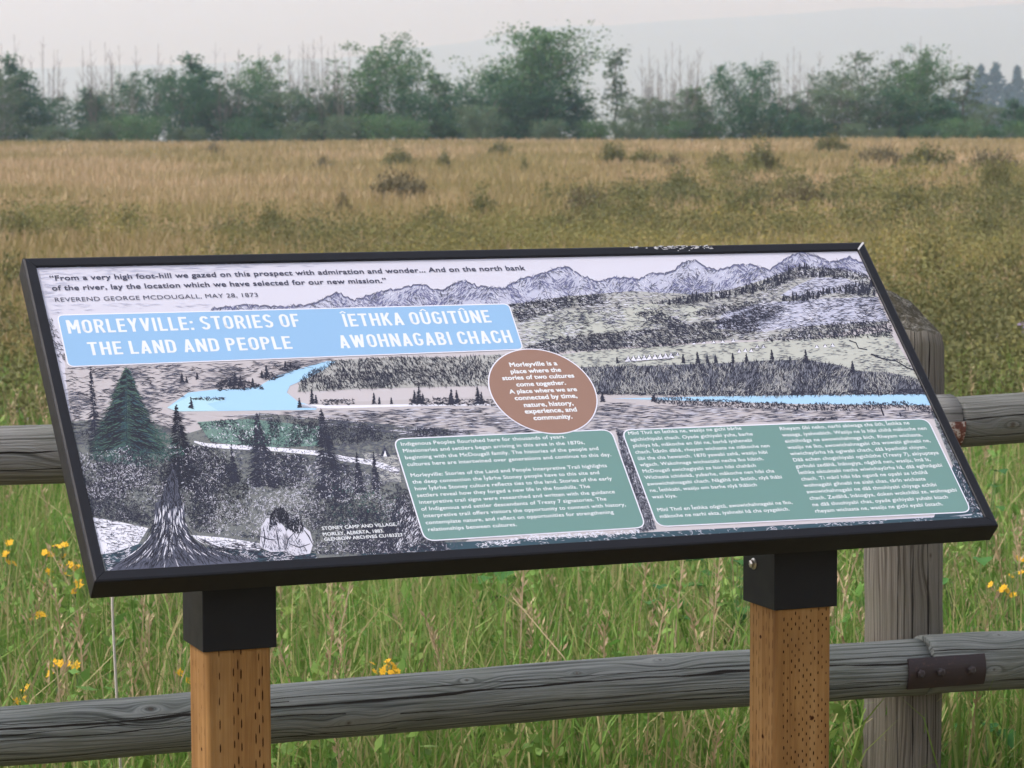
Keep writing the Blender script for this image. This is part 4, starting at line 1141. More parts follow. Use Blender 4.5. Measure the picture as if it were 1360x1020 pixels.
def weeds(name, n, r0, r1, seed, hmax, leaf, m):
    r_ = np.random.default_rng(seed); x, y, r = polar(n, r0, r1, seed, .6); Q = []
    for X, Y in zip(x, y):
        h = r_.uniform(.3, 1)*hmax; g = float(ground_z(X, Y)); k = int(18+40*h); f = r_.uniform(.15, 1, k); a = r_.uniform(0, 6.28, k); q = .07*(1.15-f)*r_.uniform(.4, 1.2, k)
        ln = r_.normal(0, .1, 2)
        Q.append(leaf_cards(np.stack([X+ln[0]*f*f+np.cos(a)*q, Y+ln[1]*f*f+np.sin(a)*q, g+h*f], -1), leaf, seed+int(X*99) % 999, .42, .2))
    return link(name, quads_np(name, np.concatenate(Q), [m]))
M_weed = leafy('leafy weeds', ramp_of((.08,.20,.04), (.12,.27,.05), (.18,.33,.07), (.10,.22,.06)), ramp_of((.15,.27,.06), (.24,.34,.08)), 1.2)
tag(weeds('leafy_weeds', 2600, 4.6, 12, 111, .5, .04, M_weed), kind='stuff')

def cloud(r_, n, c, rad):
    return np.asarray(c)+np.clip(r_.normal(0, .52, (n, 3)), -1.3, 1.3)*np.asarray(rad)

def shrub_mesh(seed, w, h, nl, leaf, m):
    r_ = np.random.default_rng(seed); Pt = []
    nb = 22
    for k in range(nb):
        a = r_.uniform(0, 6.28); q = r_.random()**.5*w*.40
        top = h*(1-.5*(q/(w*.40))**2)*r_.uniform(.55, 1.15)
        c = (math.cos(a)*q, math.sin(a)*q, top*.62)
        Pt.append(cloud(r_, nl//nb, c, (w*.13, w*.13, top*.42)))
    P_ = np.concatenate(Pt); P_[:, 2] = np.abs(P_[:, 2])
    return quads_np('foliage', leaf_cards(P_, leaf, seed+1), [m])
def stems_mesh(seed, w, h, n=9):
    r_ = np.random.default_rng(seed); mb = MB()
    for k in range(n):
        a = r_.uniform(0, 6.28); q = r_.uniform(.1, .42)*w; hh = h*r_.uniform(.7, 1.08)
        e = np.array([math.cos(a)*q, math.sin(a)*q, hh]); m_ = e*.5+np.array([r_.normal(0, .02), r_.normal(0, .02), h*.06])
        mb.tube([(0, 0, -.03), m_, e], [.010, .006, .002], 4, cap=False)
    return mb

def plant_thing(name, label, cat, group, loc, foliage, stem_mb=None, stem_mesh=None, stem_mat=None, scale=1.0, rz=0.0, part='foliage', stem='stems'):
    t = empty(name, loc, rz); t.scale = scale if hasattr(scale, '__len__') else (scale,)*3
    tag(t, label, cat, group)
    if stem_mesh is not None: link(stem, stem_mesh, t)
    link(part, foliage, t)
    return t

SH = []
for i, (w, h, m) in enumerate(((1, .62, M_shrub), (1, .55, M_shrub), (1, .5, M_shrub_brown), (1, .7, M_shrub), (1, .45, M_shrub_brown))):
    st = stems_mesh(300+i, w, h); o = st.build('stems', M_twig); sm = o.data; bpy.data.objects.remove(o)
    SH.append((shrub_mesh(310+i, w, h, 2400, .055, m), sm))
rs = random.Random(77)
G_SH = 'shrubs scattered over the dry meadow'
shrubs = [  # photo x, base y, width px, height px, kind, label
 (360,306,46,30,0,'dark round shrub in the dry grass beyond the sign\u2019s quotation'),
 (535,262,74,36,2,'broad brown-grey shrub mixed with lilac asters, middle of the meadow'),
 (455,283,26,22,4,'small dark brown shrub left of the broad brown-grey one'),
 (530,220,44,22,1,'flat olive shrub high in the meadow, left of centre'),
 (592,222,26,20,0,'small shrub just right of the flat olive one'),
 (664,209,40,20,1,'low dark shrub near the trees, under the tallest crown'),
 (695,228,18,18,0,'tiny dark shrub below the tallest aspen, alone in tan grass'),
 (636,288,58,32,0,'wide green shrub above the middle of the sign'),
 (575,303,56,26,1,'sprawling olive shrub just above the sign, left of the wide green one'),
 (815,217,34,32,3,'tall upright dark shrub nearest the treeline, right of centre'),
 (855,220,52,20,1,'long low shrub touching the tall upright one'),
 (895,222,30,16,4,'small brownish shrub right of the long low one'),
 (1016,228,66,36,0,'large dark green shrub below the treeline on the right'),
 (958,226,44,24,1,'medium shrub left of the large dark green one'),
 (1102,205,46,26,1,'pale olive shrub against the treeline on the right'),
 (1165,216,60,22,2,'flat brown shrub right of the pale olive shrub'),
 (1232,222,70,28,1,'wide shrub row piece under the rightmost tall aspen'),
 (1322,254,40,44,3,'tallest grey-green shrub near the right edge of the photo'),
 (1320,226,64,26,2,'brown shrub behind the tallest grey-green one at the right edge'),
 (1205,290,66,40,0,'big rounded green shrub right above the sign\u2019s upper right corner'),
 (1175,270,28,26,3,'slim dark shrub left behind the big rounded green one'),
 (1130,300,60,30,1,'olive shrub directly above the sign\u2019s right end'),
 (1060,278,62,34,2,'brownish shrub above the printed mountains of the sign'),
 (985,290,74,36,1,'broad olive shrub above the right half of the sign'),
 (905,262,64,34,0,'green shrub in the belt of bushes right of centre'),
 (840,300,80,34,1,'spreading olive shrub right behind the sign\u2019s top edge, right of centre'),
 (780,280,60,30,2,'brown-green shrub at the left end of the bush belt'),
 (745,312,70,28,1,'low olive shrub just above the top edge at the sign\u2019s middle'),
 (170,312,60,34,1,'olive shrub above the sign\u2019s top left, right of a darker one'),
 (100,318,56,30,0,'dark shrub above the sign\u2019s top left corner'),
 (30,322,64,36,1,'shrub at the left edge of the photo, level with the sign\u2019s top'),
 (300,318,54,24,2,'low brown shrub left of the dark round shrub'),
 (460,322,60,22,1,'low olive shrub close above the quotation\u2019s end'),
 (430,226,30,14,4,'small flat brown shrub high in the meadow on the left'),
 (285,205,30,12,4,'tiny brown tuft of shrub near the left treeline'),
 (1240,400,90,70,0,'big green shrub behind the fence post top'),
 (1335,395,80,60,1,'olive shrub right of the fence post, at the photo\u2019s edge'),
 (1300,330,80,46,0,'green shrub between the sign\u2019s corner and the right edge'),
 (1330,480,80,50,1,'olive shrub above the upper rail at the right edge'),
 (20,400,70,60,1,'yellowish olive shrub left of the sign frame'),
 (30,470,60,50,3,'tall olive shrub left of the sign above the asters'),
]
for i, (px, py, w, h, k, lab) in enumerate(shrubs):
    ex = min(16, (py-180)*.22); p = on_ground(px, py+ex); dist = np.linalg.norm(p-CAM); s = w/FPX*dist*1.2; sz = (h+ex)/FPX*dist/(.62, .55, .5, .7, .45)[k]*1.1
    plant_thing('shrub', lab, 'shrub', G_SH, (p[0], p[1], float(ground_z(p[0], p[1]))-.02), SH[k][0], stem_mesh=SH[k][1], scale=(s, s, sz), rz=rs.uniform(0, 6.28))

# the low tangle of bushes in between, which nobody could count
def cover(name, n, r0, r1, seed, mask):
    r_ = np.random.default_rng(seed); x, y, r = polar(n*14, r0, r1, seed, 1.1)
    d = np.stack([x, y, ground_z(x, y)+.25], -1)-CAM
    zc = d@FWD; px = 680+FPX*(d@RGT)/zc; py = 510-FPX*(d@UPV)/zc
    k = r_.random(len(x)) < mask(px, py, x, y)
    x, y, r = x[k][:n], y[k][:n], r[k][:n]; Q = []; mi = []
    v = vnoise(x+300, y+300, 2.4, 72)*.8+r_.random(len(x))*.3
    for i, (X, Y, rr_) in enumerate(zip(x, y, r)):
        s = r_.uniform(.22, .52); m = 300 if rr_ > 25 else 620; lf = np.clip(rr_*.00095, .026, .06)
        nb = 5; g = float(ground_z(X, Y)); each = m//nb
        for q in range(nb):                                   # a few leafy tufts make one low bush
            a = r_.uniform(0, 6.28); d = r_.uniform(0, .75)*s; t = s*r_.uniform(.5, .85); hh = s*r_.uniform(1.25, 2.0)*(1-.35*d/s)
            u = r_.normal(0, 1, (each, 3)); u /= np.linalg.norm(u, axis=1)[:, None]; u[:, 2] = np.abs(u[:, 2])
            u *= (r_.random(each)**.28)[:, None]
            Pc = np.array([X+math.cos(a)*d, Y+math.sin(a)*d, g])+u*[t*.75, t*.75, hh]
            Q.append(leaf_cards(Pc, lf, seed+i*7+q)); mi.append(np.full(each, 0 if v[i] < .52 else (1 if v[i] < .80 else 2)))
    return link(name, quads_np(name, np.concatenate(Q), M_cover, np.concatenate(mi)))
def cover_mask(px, py, x, y):
    right = np.clip((px-500)/500, 0, 1)
    band = np.clip((py-(275-85*right))/60, 0, 1)                # thicker towards the sign, and on the right
    v = vnoise(x+200, y+200, 2.2, 71)*.65+vnoise(x+200, y+200, 7, 73)*.35
    return np.clip(band*np.clip((v-.44)*7, 0.02, 1), .006, 1)*.9
tag(cover('low_shrub_cover', 3300, 11, 112, 401, cover_mask), kind='stuff')

# ------------------------------------------------------------------ trees
def tree_meshes(seed, h, w, nl, leaf, mat_leaf, mat_bark, stems=3, base=.12, gaps=.5, shape='round'):
    r_ = np.random.default_rng(seed); mb = MB(); tips = []
    for s in range(stems):
        a = r_.uniform(0, 6.28); le = r_.uniform(.1, .35)*w*(0 if stems == 1 else 1); hh = h*r_.uniform(.78, 1.0) if s else h*.97
        b0 = np.array([math.cos(a)*.12*stems*.3, math.sin(a)*.12*stems*.3, -.2])
        pts = [b0]; n = 7
        for i in range(1, n+1):
            f = i/n; pts.append(np.array([b0[0]+math.cos(a)*le*f+r_.normal(0, .05), b0[1]+math.sin(a)*le*f+r_.normal(0, .05), hh*f]))
        mb.tube(pts, [max(.012, .055*h/5*(1-.85*i/n)) for i in range(n+1)], 5, cap=False)
        nb = int(22*hh/5)
        for j in range(14):
            f = base+(1-base)*(j+r_.random())/14; i = min(int(f*n), n-1); p = pts[i]+(pts[i+1]-pts[i])*(f*n-i)
            tips.append((p+r_.normal(0, .10, 3), w*{'round': .55, 'cone': .95*(1.1-f), 'column': .5, 'airy': .42}[shape]/max(1, stems**.35)))
        for j in range(nb):
            f = base+(1-base)*(j+r_.random())/nb; i = min(int(f*n), n-1); p = pts[i]+(pts[i+1]-pts[i])*(f*n-i)
            env = {'round': math.sin(math.pi*min(1, (f*.8+.14)))**.7, 'cone': 1.08-f, 'column': .7*math.sin(math.pi*(f*.8+.15))**.5, 'airy': .5+.5*math.sin(math.pi*f)}[shape]
            L = w*.5*env*r_.uniform(.5, 1.1); b = r_.uniform(0, 6.28); q = p+np.array([math.cos(b)*L, math.sin(b)*L, L*r_.uniform(.15, .7)])
            q[2] = min(q[2], h*1.03)
            mid = (p+q)/2+r_.normal(0, .05, 3)
            mb.tube([p, mid, q], [.02*(1.2-f), .012, .005], 4, cap=False)
            tips += [(q, L*.7), (p+(q-p)*.72+r_.normal(0, .1, 3), L*.8), (p+(q-p)*.42+r_.normal(0, .12, 3), L*.9)]
    for s in range(int(26*w/3)):
        f = r_.random()**1.3*.75; a = r_.uniform(0, 6.28); q = w*.40*math.sqrt(r_.random())*(1 if shape != 'cone' else 1.05-f)
        tips.append((np.array([math.cos(a)*q, math.sin(a)*q, h*(f+.05)]), w*.28))
    r_.shuffle(tips); Q = []
    keep = tips[:max(4, int(len(tips)*(1-gaps*.5)))]
    for q, L in keep:
        rad = max(.24, .42*L)*r_.uniform(.7, 1.3); Q.append(cloud(r_, max(3, int(nl/len(keep))), q, (rad, rad, rad*.8)))
    P_ = np.concatenate(Q); P_[:, 2] = np.maximum(P_[:, 2], .05)
    cm = quads_np('crown', leaf_cards(P_, leaf, seed+5, .7), [mat_leaf])
    o = mb.build('trunk', mat_bark); tm = o.data; bpy.data.objects.remove(o)
    return cm, tm

def bare_mesh(seed, h, m, ns=5):
    r_ = np.random.default_rng(seed); mb = MB()
    for k in range(ns):
        b = r_.uniform(0, 6.28); sp = h*r_.uniform(.05, .30)*(0 if k == 0 else 1); hh = h*(1.03 if k == 0 else r_.uniform(.6, .98))
        base = np.array([math.cos(b)*.12, math.sin(b)*.12, -.2]); top = np.array([math.cos(b)*sp, math.sin(b)*sp, hh])
        at = lambda f: base+(top-base)*f+np.array([math.cos(b), math.sin(b), 0])*sp*.25*math.sin(f*math.pi)
        mb.tube([at(f) for f in np.linspace(0, 1, 6)], np.linspace(.022, .006, 6)*h/5*1.1, 4, cap=False)
        for q in range(15):
            f = r_.uniform(.25, .97); c = at(f); a = r_.uniform(0, 6.28); L = h*.24*(1.2-f)*r_.uniform(.6, 1.3)
            e = c+np.array([math.cos(a)*L*.6, math.sin(a)*L*.6, L*r_.uniform(.6, 1.1)])
            mb.tube([c, e], [.008, .004], 3, cap=False)
    o = mb.build('trunk', m); tm = o.data; bpy.data.objects.remove(o); return tm

LEAF = .125
PT = {
 'big':    tree_meshes(501, 5, 5.2, 11000, LEAF, M_leaf_green, M_bark, 5, .10, .45, 'round'),
 'tall':   tree_meshes(502, 5, 3.4, 6000, LEAF, M_leaf_green, M_bark_pale, 4, .08, .55, 'airy'),
 'cone':   tree_meshes(503, 5, 2.8, 6000, LEAF, M_leaf_dark, M_bark, 2, .05, .3, 'cone'),
 'column': tree_meshes(504, 5, 1.9, 2800, LEAF, M_leaf_green, M_bark_pale, 2, .12, .6, 'column'),
 'dense':  tree_meshes(505, 5, 4.2, 9500, LEAF, M_leaf_dark, M_bark, 4, .04, .2, 'round'),
 'sparse': tree_meshes(506, 5, 3.0, 2300, LEAF, M_leaf_grey, M_bark, 3, .15, .8, 'airy'),
 'grey':   tree_meshes(507, 5, 4.0, 7500, LEAF, M_leaf_grey, M_bark_pale, 4, .06, .45, 'round'),
 'slim':   tree_meshes(508, 5, 1.3, 1000, LEAF, M_leaf_grey, M_bark, 1, .3, .6, 'column'),
}
BUSH = [tree_meshes(520+i, 2, 3.2, 4600, .12, (M_leaf_dark, M_leaf_green, M_leaf_grey)[i], M_bark, 5, .02, .1, 'round') for i in range(3)]
BARE = [bare_mesh(540+i, 5, (M_bark, M_bark_pale)[i % 2], 4+i % 3) for i in range(5)]
G_T = 'leafy trees along the far edge of the meadow'
def tree_at(px, top, rng_m, kind, label, w=None):
    """px, top: photo column and the row of the highest leaf; rng_m: metres away"""
    p = at_range(px, 186, rng_m); z0 = float(ground_z(p[0], p[1])); zt = at_range(px, top, rng_m)[2]
    h = (zt-z0)/5.1; cm, tm = PT[kind]; nat = {'big': 5.2, 'tall': 3.4, 'cone': 2.8, 'column': 1.9, 'dense': 4.2, 'sparse': 3.0, 'grey': 4.0, 'slim': 1.3}[kind]
    s = (w*1.22/FPX*rng_m)/nat if w else h
    t = plant_thing('tree', label, 'tree', G_T, (p[0], p[1], z0), cm, stem_mesh=tm, scale=(s, s, h), rz=rs.uniform(0, 6.28), part='crown', stem='trunk')
for a in [
 (30,66,128,'cone','dark green pointed tree at the left edge of the treeline',76), (6,98,126,'grey','pale green tree cut by the left edge of the photo',70),
 (100,122,130,'sparse','thin half bare tree right of the pointed one at far left',80), (150,118,131,'sparse','sparse grey-green tree among bare poles at the left',70),
 (192,95,128,'dense','dense green tree left of a bright gap in the treeline',80), (222,100,131,'slim','slim wispy tree beside the bright gap on the left',40),
 (275,66,129,'cone','tall tapering green tree above the sign\u2019s quotation',92), (245,104,127,'dense','rounded dark tree left of the tall tapering one',70),
 (335,78,130,'tall','airy tree with high thin top right of the tapering one',80), (392,120,128,'grey','lower grey-green tree among bare saplings left of centre',90),
 (440,138,130,'grey','low pale tree behind the bare saplings left of centre',70), (505,64,129,'tall','tall airy aspen left of centre with a leaning top',110),
 (545,50,130,'tall','tallest airy aspen left of centre, its top spike highest',60), (598,92,128,'column','narrow aspen between the airy pair and the biggest crown',70),
 (560,124,127,'dense','dark bushy tree below the airy pair',100), (690,42,129,'big','biggest broad aspen, its round crown highest in the treeline',150),
 (742,52,130,'tall','right shoulder aspen of the biggest crown, cut by a small gap',80), (640,112,126,'dense','dark green tree under the biggest crown\u2019s left side',100),
 (772,112,128,'cone','short pointed tree at the right foot of the biggest crown',64), (820,62,130,'slim','slender wispy aspen standing alone right of centre',44),
 (845,130,127,'grey','pale bushy tree at the foot of the slender wispy aspen',80), (935,112,128,'column','light green tree left of the dark dense one on the right',60),
 (980,86,127,'dense','dark dense tree with narrow top in the right half',84), (1040,120,131,'sparse','grey half bare tree right of the dark dense one',70),
 (1098,98,128,'grey','grey-green aspen with a small tuft on top, right half',76), (1150,66,130,'sparse','tall thin aspen with loose tufts high up on the right',90),
 (1150,116,127,'grey','broad misty green tree under the tall thin one',120), (1205,84,129,'tall','upright aspen left of the highest one on the right',70),
 (1236,66,130,'tall','highest leafy aspen of the right half, leaning top',76), (1282,86,128,'slim','slim tree with a round tuft before the blue spruces',50),
 (128,112,129,'cone','pointed mid-green tree between the half bare ones at far left',60), (64,132,127,'dense','low round tree at the right foot of the leftmost pointed tree',70), (305,112,128,'dense','thick dark tree at the right foot of the tall tapering one',80),
 (365,132,127,'cone','short pointed tree below the high thin top left of centre',60), (420,126,128,'dense','dark bushy tree in front of the bare sapling cluster',84), (472,118,128,'column','narrow tree at the left foot of the airy pair',60), (668,96,128,'dense','inner dark part tree just left under the biggest crown',90),
 (715,110,126,'cone','dark pointed tree right under the biggest crown',80), (895,138,127,'grey','low grey bush-like tree under the bare cluster right of centre',90), (1012,136,127,'dense','low dark tree at the right foot of the dark dense one',60), (1062,128,129,'cone','grey-green pointed tree left of the small-tufted aspen',60),
 (1186,120,127,'dense','dark bushy tree between the broad misty one and the upright aspen',80), (1258,122,127,'cone','pointed tree at the right foot of the highest right aspen',60),
 (1300,140,127,'grey','low pale tree in front of the blue spruces',60), (1356,128,126,'cone','green tree at the right edge of the photo',60)]:
    tree_at(*a)
# wholly to the sides of the photograph, so that the line of trees goes on
for i, px in enumerate((-60, -130, -210, -300, 1420, 1490, 1570, 1650)):
    tree_at(px, (80, 100, 70, 110)[i % 4], 128+i % 3, ('dense', 'grey', 'tall', 'cone')[i % 4], 'green tree of the treeline beyond the left edge of the view' if px < 0 else 'green tree of the treeline beyond the right edge of the view')

G_B = 'bushes at the foot of the treeline'
for i in range(40):
    px = -220+i*45+rs.uniform(-16, 16); rg_m = 124+rs.uniform(-2, 3); p = at_range(px, 186, rg_m); z0 = float(ground_z(p[0], p[1])); k = rs.randrange(3)
    s = rs.uniform(.34, .72)
    cm, tm = BUSH[k]
    side = 'left of the biggest aspen' if px < 610 else ('under the biggest aspen' if px < 790 else 'right of the biggest aspen')
    plant_thing('bush', ('dark', 'mid green', 'grey-green')[k]+' bush filling the foot of the treeline '+side, 'bush', G_B, (p[0], p[1], z0), cm, stem_mesh=tm, scale=(s, s, s*rs.uniform(.85, 1.2)), rz=rs.uniform(0, 6.28), part='crown', stem='trunk')

G_P = 'bare saplings along the treeline'
bare = [(4,60),(22,50),(60,52),(78,70),(112,66),(122,58),(142,60),(150,74),(160,64),(182,64),(212,62),(228,76),(245,70),(288,60),(300,74),(318,72),(345,62),(358,84),(372,70),(385,64),(398,74),(410,62),(418,56),(428,52),
        (437,66),(446,60),(455,72),(464,64),(478,78),(852,76),(862,66),(874,80),(884,70),(893,60),(903,64),(914,76),(926,70),(944,84),(1003,80),(1012,72),(1026,96),(1034,84),(1046,74),(1054,66),(1062,72),(1072,90),(1120,88),(1180,84),(1212,60),(1222,52),(1262,70),(1310,120),(1336,128)]
for i, (px, top) in enumerate(bare):
    rg_m = 130+rs.uniform(-4, 5); p = at_range(px, 186, rg_m); z0 = float(ground_z(p[0], p[1])); h = (at_range(px, top, rg_m)[2]-z0)/5
    lab = ('bare grey sapling in the open cluster left of the airy aspens' if 340 < px < 500 else 'bare grey sapling poking above the leftmost trees' if px <= 340 else
           'bare grey sapling between the wispy aspen and the dark dense tree' if px < 960 else 'bare grey sapling right of the dark dense tree')
    t = tag(empty('bare_sapling', (p[0], p[1], z0), rs.uniform(0, 6.28)), lab, 'tree', G_P); t.scale = (h, h, h)
    link('trunk', BARE[i % 5], t)

# blue spruces far behind on the right
def spruce_mesh(seed):
    r_ = np.random.default_rng(seed); n = 2600; f = r_.random(n)**.75; a = r_.uniform(0, 6.28, n)
    rad = (.2+7.5*f)*np.sqrt(r_.random(n))*(.75+.35*np.sin(f*42+a*2)); z = 30*(1-f)
    P_ = np.stack([np.cos(a)*rad, np.sin(a)*rad, z-rad*.25], -1)
    cm = quads_np('crown', leaf_cards(P_, 1.0, seed+1, .5, .6), [M_needles])
    mb = MB(); mb.tube([(0, 0, -1), (0, 0, 14), (0, 0, 30)], [.4, .25, .04], 6); o = mb.build('trunk', M_bark); tm = o.data; bpy.data.objects.remove(o)
    return cm, tm
SPR = [spruce_mesh(601), spruce_mesh(602)]
for i, (px, top, lab) in enumerate(((1302, 86, 'hazy blue spruce, left one of the tall pair on the right'), (1321, 83, 'hazy blue spruce with the sharpest top right of its twin'), (1350, 88, 'hazy blue spruce standing apart at the right edge'),
        (1338, 112, 'lower hazy blue spruce in the dip between taller ones'), (1372, 100, 'hazy blue spruce beyond the right edge of the view'), (1400, 92, 'hazy blue spruce beyond the right edge, farther along'),
        (1286, 108, 'lower hazy blue spruce left of the tall pair'), (1265, 118, 'hazy blue spruce half hidden by leafy trees on the right'), (1240, 126, 'hazy blue spruce hidden low behind the highest right aspen'))):
    rg_m = 480+rs.uniform(-30, 40); p = at_range(px, 186, rg_m); z0 = float(ground_z(p[0], p[1])); h = (at_range(px, top, rg_m)[2]-z0)/30
    plant_thing('spruce_tree', lab, 'tree', 'blue spruces in the haze', (p[0], p[1], z0), SPR[i % 2][0], stem_mesh=SPR[i % 2][1], scale=(h*1.9, h*1.9, h), rz=i, part='crown', stem='trunk')

# ------------------------------------------------------------------ flowers and tall weeds by the fence
M_yellow = mat('yellow petals', (.62, .36, .015, 1), 0.6, 0.2)
M_lilac = mat('lilac petals', (.42, .32, .58, 1), 0.6, 0.2)
M_white = mat('white petals', (.65, .62, .58, 1), 0.6, 0.2)
M_stem = mat('green stem', (.10, .16, .05, 1), 0.7, 0.2)
M_broad = leafy('broad leaves', ramp_of((.035,.12,.03), (.055,.16,.035), (.08,.20,.045)), trans=0.25, rough=.8)
def flower(px, py, z, m, label, cat, group, n=5, size=.011, spread=.022, kind='cluster'):
    d = ray(px, py); p = CAM+d*((z+0.0-CAM[2])/d[2]); g = float(ground_z(p[0], p[1])); h = p[2]-g
    t = tag(empty('wildflower', (p[0], p[1], g)), label, cat, group); r_ = random.Random(int(px*7+py)); mb = MB(); fl = MB()
    b = np.array([r_.uniform(-.06, .06), r_.uniform(-.05, .05), -.02]); top = np.array([0, 0, h])
    mb.tube([b, b*.4+top*.5, top], [.0022, .0018, .0013], 5)
    for k in range(5):
        f = .2+.13*k; c = b*(1-f)+top*f; a = r_.uniform(0, 6.28); e = c+np.array([math.cos(a)*.05, math.sin(a)*.05, .02]); s = np.array([-math.sin(a), math.cos(a), 0])*.006
        mb.add([c, (c+e)/2+s, e, (c+e)/2-s], [(0, 1, 2, 3)])
    for k in range(n):
        c = top+np.array([r_.gauss(0, spread*.7), r_.gauss(0, spread*.7), r_.uniform(-1.6, .5)*spread]) if n > 1 else top
        if n > 1: mb.tube([top-np.array([0, 0, spread*2.2]), c], [.001, .0008], 4)
        np_ = 7; tx, ty = r_.uniform(-.8, .8), -.5+r_.uniform(-.4, .5)
        nrm = Vector((tx, ty, .8)).normalized(); e1 = nrm.orthogonal().normalized(); e2 = nrm.cross(e1)
        for q in range(np_):
            a = 6.283*q/np_+r_.uniform(-.1, .1); d1 = np.array(e1)*math.cos(a)+np.array(e2)*math.sin(a); s = np.cross(d1, np.array(nrm)); L = size*r_.uniform(.85, 1.2)
            fl.add([c, c+d1*L*.55+s*L*.28, c+d1*L+np.array(nrm)*L*.15, c+d1*L*.55-s*L*.28], [(0, 1, 2, 3)])
        fl.add([c+np.array(nrm)*.002+np.array(v)*size*.3 for v in (e1, e2, -e1, -e2)], [(0, 1, 2, 3)])
    mb.build('stem', M_stem, t); fl.build('blossom', m, t)
G_Y = 'yellow flowers in the grass left of the sign'
for px, py, z, n, lab in ((10,725,.46,4,'yellow flower cluster at the left edge, highest of the group'), (18,735,.44,2,'yellow bloom just under the highest cluster at the left edge'), (83,726,.46,5,'full yellow cluster close to the sign frame, upper one'),
        (90,749,.44,3,'upright yellow bloom left of the frame\u2019s lower corner'), (103,748,.44,4,'yellow bloom touching the frame\u2019s lower left corner'), (63,760,.42,3,'small yellow bloom alone left of the frame corner'),
        (99,773,.42,4,'yellow bloom right beneath the frame corner pair'), (113,774,.42,2,'half hidden yellow bloom behind the frame corner'), (52,812,.42,3,'single yellow flower midway between sign and lower rail'),
        (71,884,.42,2,'small yellow flower above the lower rail, left one'), (100,880,.42,4,'bright yellow flower above the lower rail, middle one'), (28,920,.40,5,'yellow flower tuft touching the lower rail at left'),
        (254,885,.40,2,'yellow flower half hidden by the left brown post'), (59,734,.45,1,'tiny yellow bloom between the two upper clusters')):
    flower(px, py, z, M_yellow, lab, 'flower', G_Y, n, .012, .016)
flower(513, 884, .48, M_yellow, 'golden flower spray right behind the lower rail between the posts', 'flower', None, 22, .0085, .022)
for px, py, n, lab in ((1334,783,4,'yellow flower right of the fence post, largest there'), (1349,741,3,'yellow flower at the right edge, highest there'), (1343,757,2,'small yellow bloom under the highest one at the right edge'), (1326,776,2,'small yellow bloom just right of the grey post')):
    flower(px, py, .45, M_yellow, lab, 'flower', 'yellow flowers right of the fence post', n, .011, .015)
for px, py, n, m, lab in ((36,535,2,M_lilac,'lilac aster left of the sign, highest of three'), (49,546,4,M_lilac,'lilac aster cluster nearest the sign\u2019s left frame'), (57,551,3,M_lilac,'lilac aster half behind the left frame'),
        (4,505,2,M_white,'white-pink flower at the left edge beside the shrubs'), (1356,427,5,M_lilac,'lilac asters at the right edge above the upper rail'), (1326,427,2,M_lilac,'pale lilac aster left of the right edge cluster'), (1264,507,1,M_white,'lone white flower right of the fence post'), (1208,331,1,M_white,'tiny white flower among shrubs right of the sign\u2019s corner')):
    p = on_ground(px, py+22); flower(px, py, float(ground_z(p[0], p[1]))+.35, m, lab, 'flower', 'pale wildflowers', n, .026 if py > 480 else .035, .05)

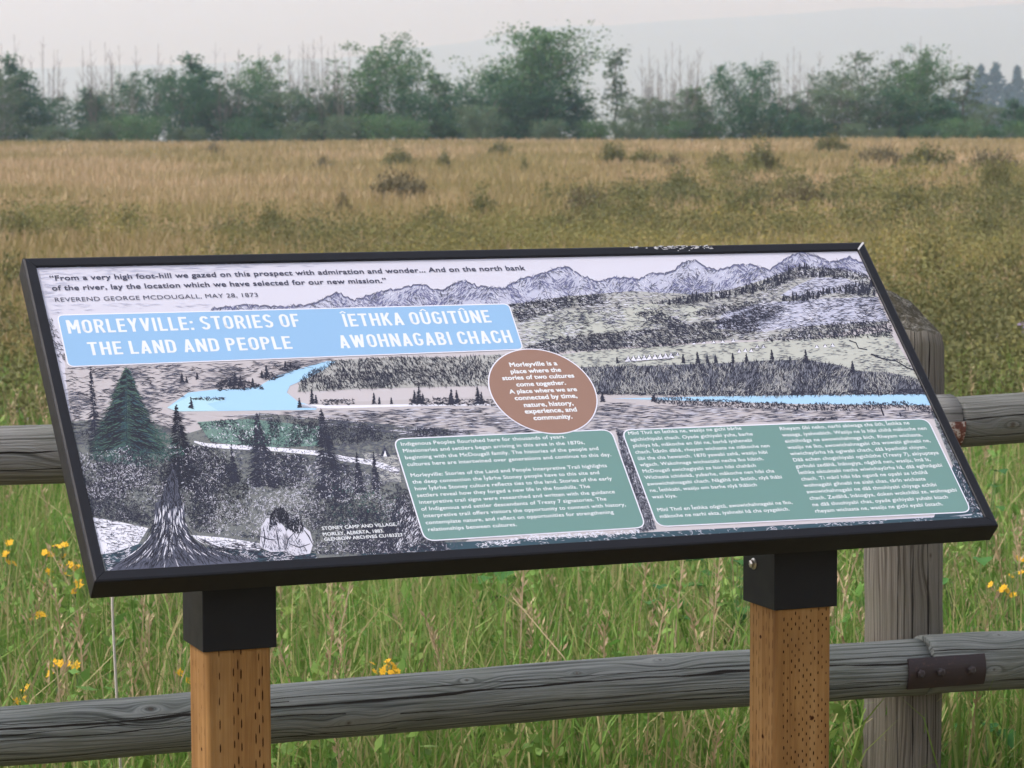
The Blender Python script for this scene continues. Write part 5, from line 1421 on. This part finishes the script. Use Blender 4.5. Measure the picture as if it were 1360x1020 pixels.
# broad-leaved plants behind the rail
def broad_plant(px, py, z, s, label, n=16):
    d = ray(px, py); p = CAM+d*((z-CAM[2])/d[2]); g = float(ground_z(p[0], p[1])); t = tag(empty('broad_leaf_plant', (p[0], p[1], g)), label, 'plant', 'broad-leaved plants behind the fence')
    r_ = random.Random(int(px)); mb = MB(); lf = MB()
    for k in range(n):
        a = r_.uniform(0, 6.28); q = np.array([math.cos(a)*s*r_.uniform(.2, 1), math.sin(a)*s*r_.uniform(.2, 1), (z-g)*r_.uniform(.55, 1.1)])
        mb.tube([(0, 0, -.02), q*[.3, .3, .6], q], [.003, .0025, .0015], 4)
        L = r_.uniform(.035, .065); d1 = np.array([math.cos(a), math.sin(a), r_.uniform(-.5, .2)]); d1 /= np.linalg.norm(d1); sd_ = np.cross(d1, [0, 0, 1]); sd_ /= np.linalg.norm(sd_); nr = np.cross(sd_, d1)
        V = [q]; 
        for f, wd in ((.15, .3), (.4, .42), (.7, .3)): V += [q+d1*L*f+sd_*L*wd+nr*L*.1, q+d1*L*f-nr*L*.02*f, q+d1*L*f-sd_*L*wd+nr*L*.1]
        V.append(q+d1*L-nr*L*.1)
        lf.add(V, [(0, 1, 2), (0, 2, 3), (1, 4, 5, 2), (2, 5, 6, 3), (4, 7, 8, 5), (5, 8, 9, 6), (7, 10, 8), (8, 10, 9)], 0, True)
    mb.build('stem', M_stem, t); lf.build('leaves', M_broad, t)
for a in ((1130,1000,.25,.09,'broad green leaves at the right brown post\u2019s lower right',9), (560,985,.25,.08,'leafy weed under the lower rail between the posts',9), (1310,965,.28,.10,'broad leaves under the rail at the lower right corner',12), (800,985,.25,.08,'broad leaves under the rail left of the right brown post',9), (860,800,.42,.09,'bright leafy weed above the rail, between the posts',10), (968,775,.42,.10,'dark broad-leaved plant left of the right sleeve',14), (975,740,.48,.10,'broad-leaved plant just under the sign left of the right sleeve'), (905,770,.40,.08,'pale broad leaves between the posts, nearer the right one',8),
          (1290,745,.48,.14,'dark broad-leaved plant right of the grey post',14), (680,760,.44,.10,'broad leaves just under the frame, middle of the gap',8), (1305,640,.55,.14,'broad-leaved plant beneath the upper rail at right',12), (450,905,.38,.05,'small broad-leaved weed behind the lower rail',6)):
    broad_plant(*a)
# dry stalk left
p = at_plane_y(152, 860, FY+.35); g = 0.0
t = tag(empty('dry_stalk', (p[0], p[1], g)), 'single bleached dry stalk below the frame\u2019s lower left corner', 'plant')
mb = MB(); mb.tube([(.012, 0, -.02), (.008, 0, .35), (-.002, 0, .62), (-.006, 0, .9)], [.003, .0028, .0024, .0018], 6); mb.build('stem', mat('bleached stem', (.50, .47, .42, 1), .8, .1), t)

# ------------------------------------------------------------------ the smoky air
hz = bpy.data.materials.new('smoky air'); hz.use_nodes = True
hn, hl = hz.node_tree.nodes, hz.node_tree.links
hn.remove(hn['Principled BSDF'])
vol = hn.new('ShaderNodeVolumePrincipled')
vol.inputs['Color'].default_value = (.62, .82, 1.0, 1); vol.inputs['Absorption Color'].default_value = (1, 1, 1, 1); vol.inputs['Density'].default_value = .0009; vol.inputs['Anisotropy'].default_value = 0.75
hl.new(vol.outputs[0], hn['Material Output'].inputs['Volume'])
mb = MB(); mb.box((-8000, -8000, -14), (8000, 8000, 300)); ho = mb.build('haze', hz); tag(ho, kind='stuff')
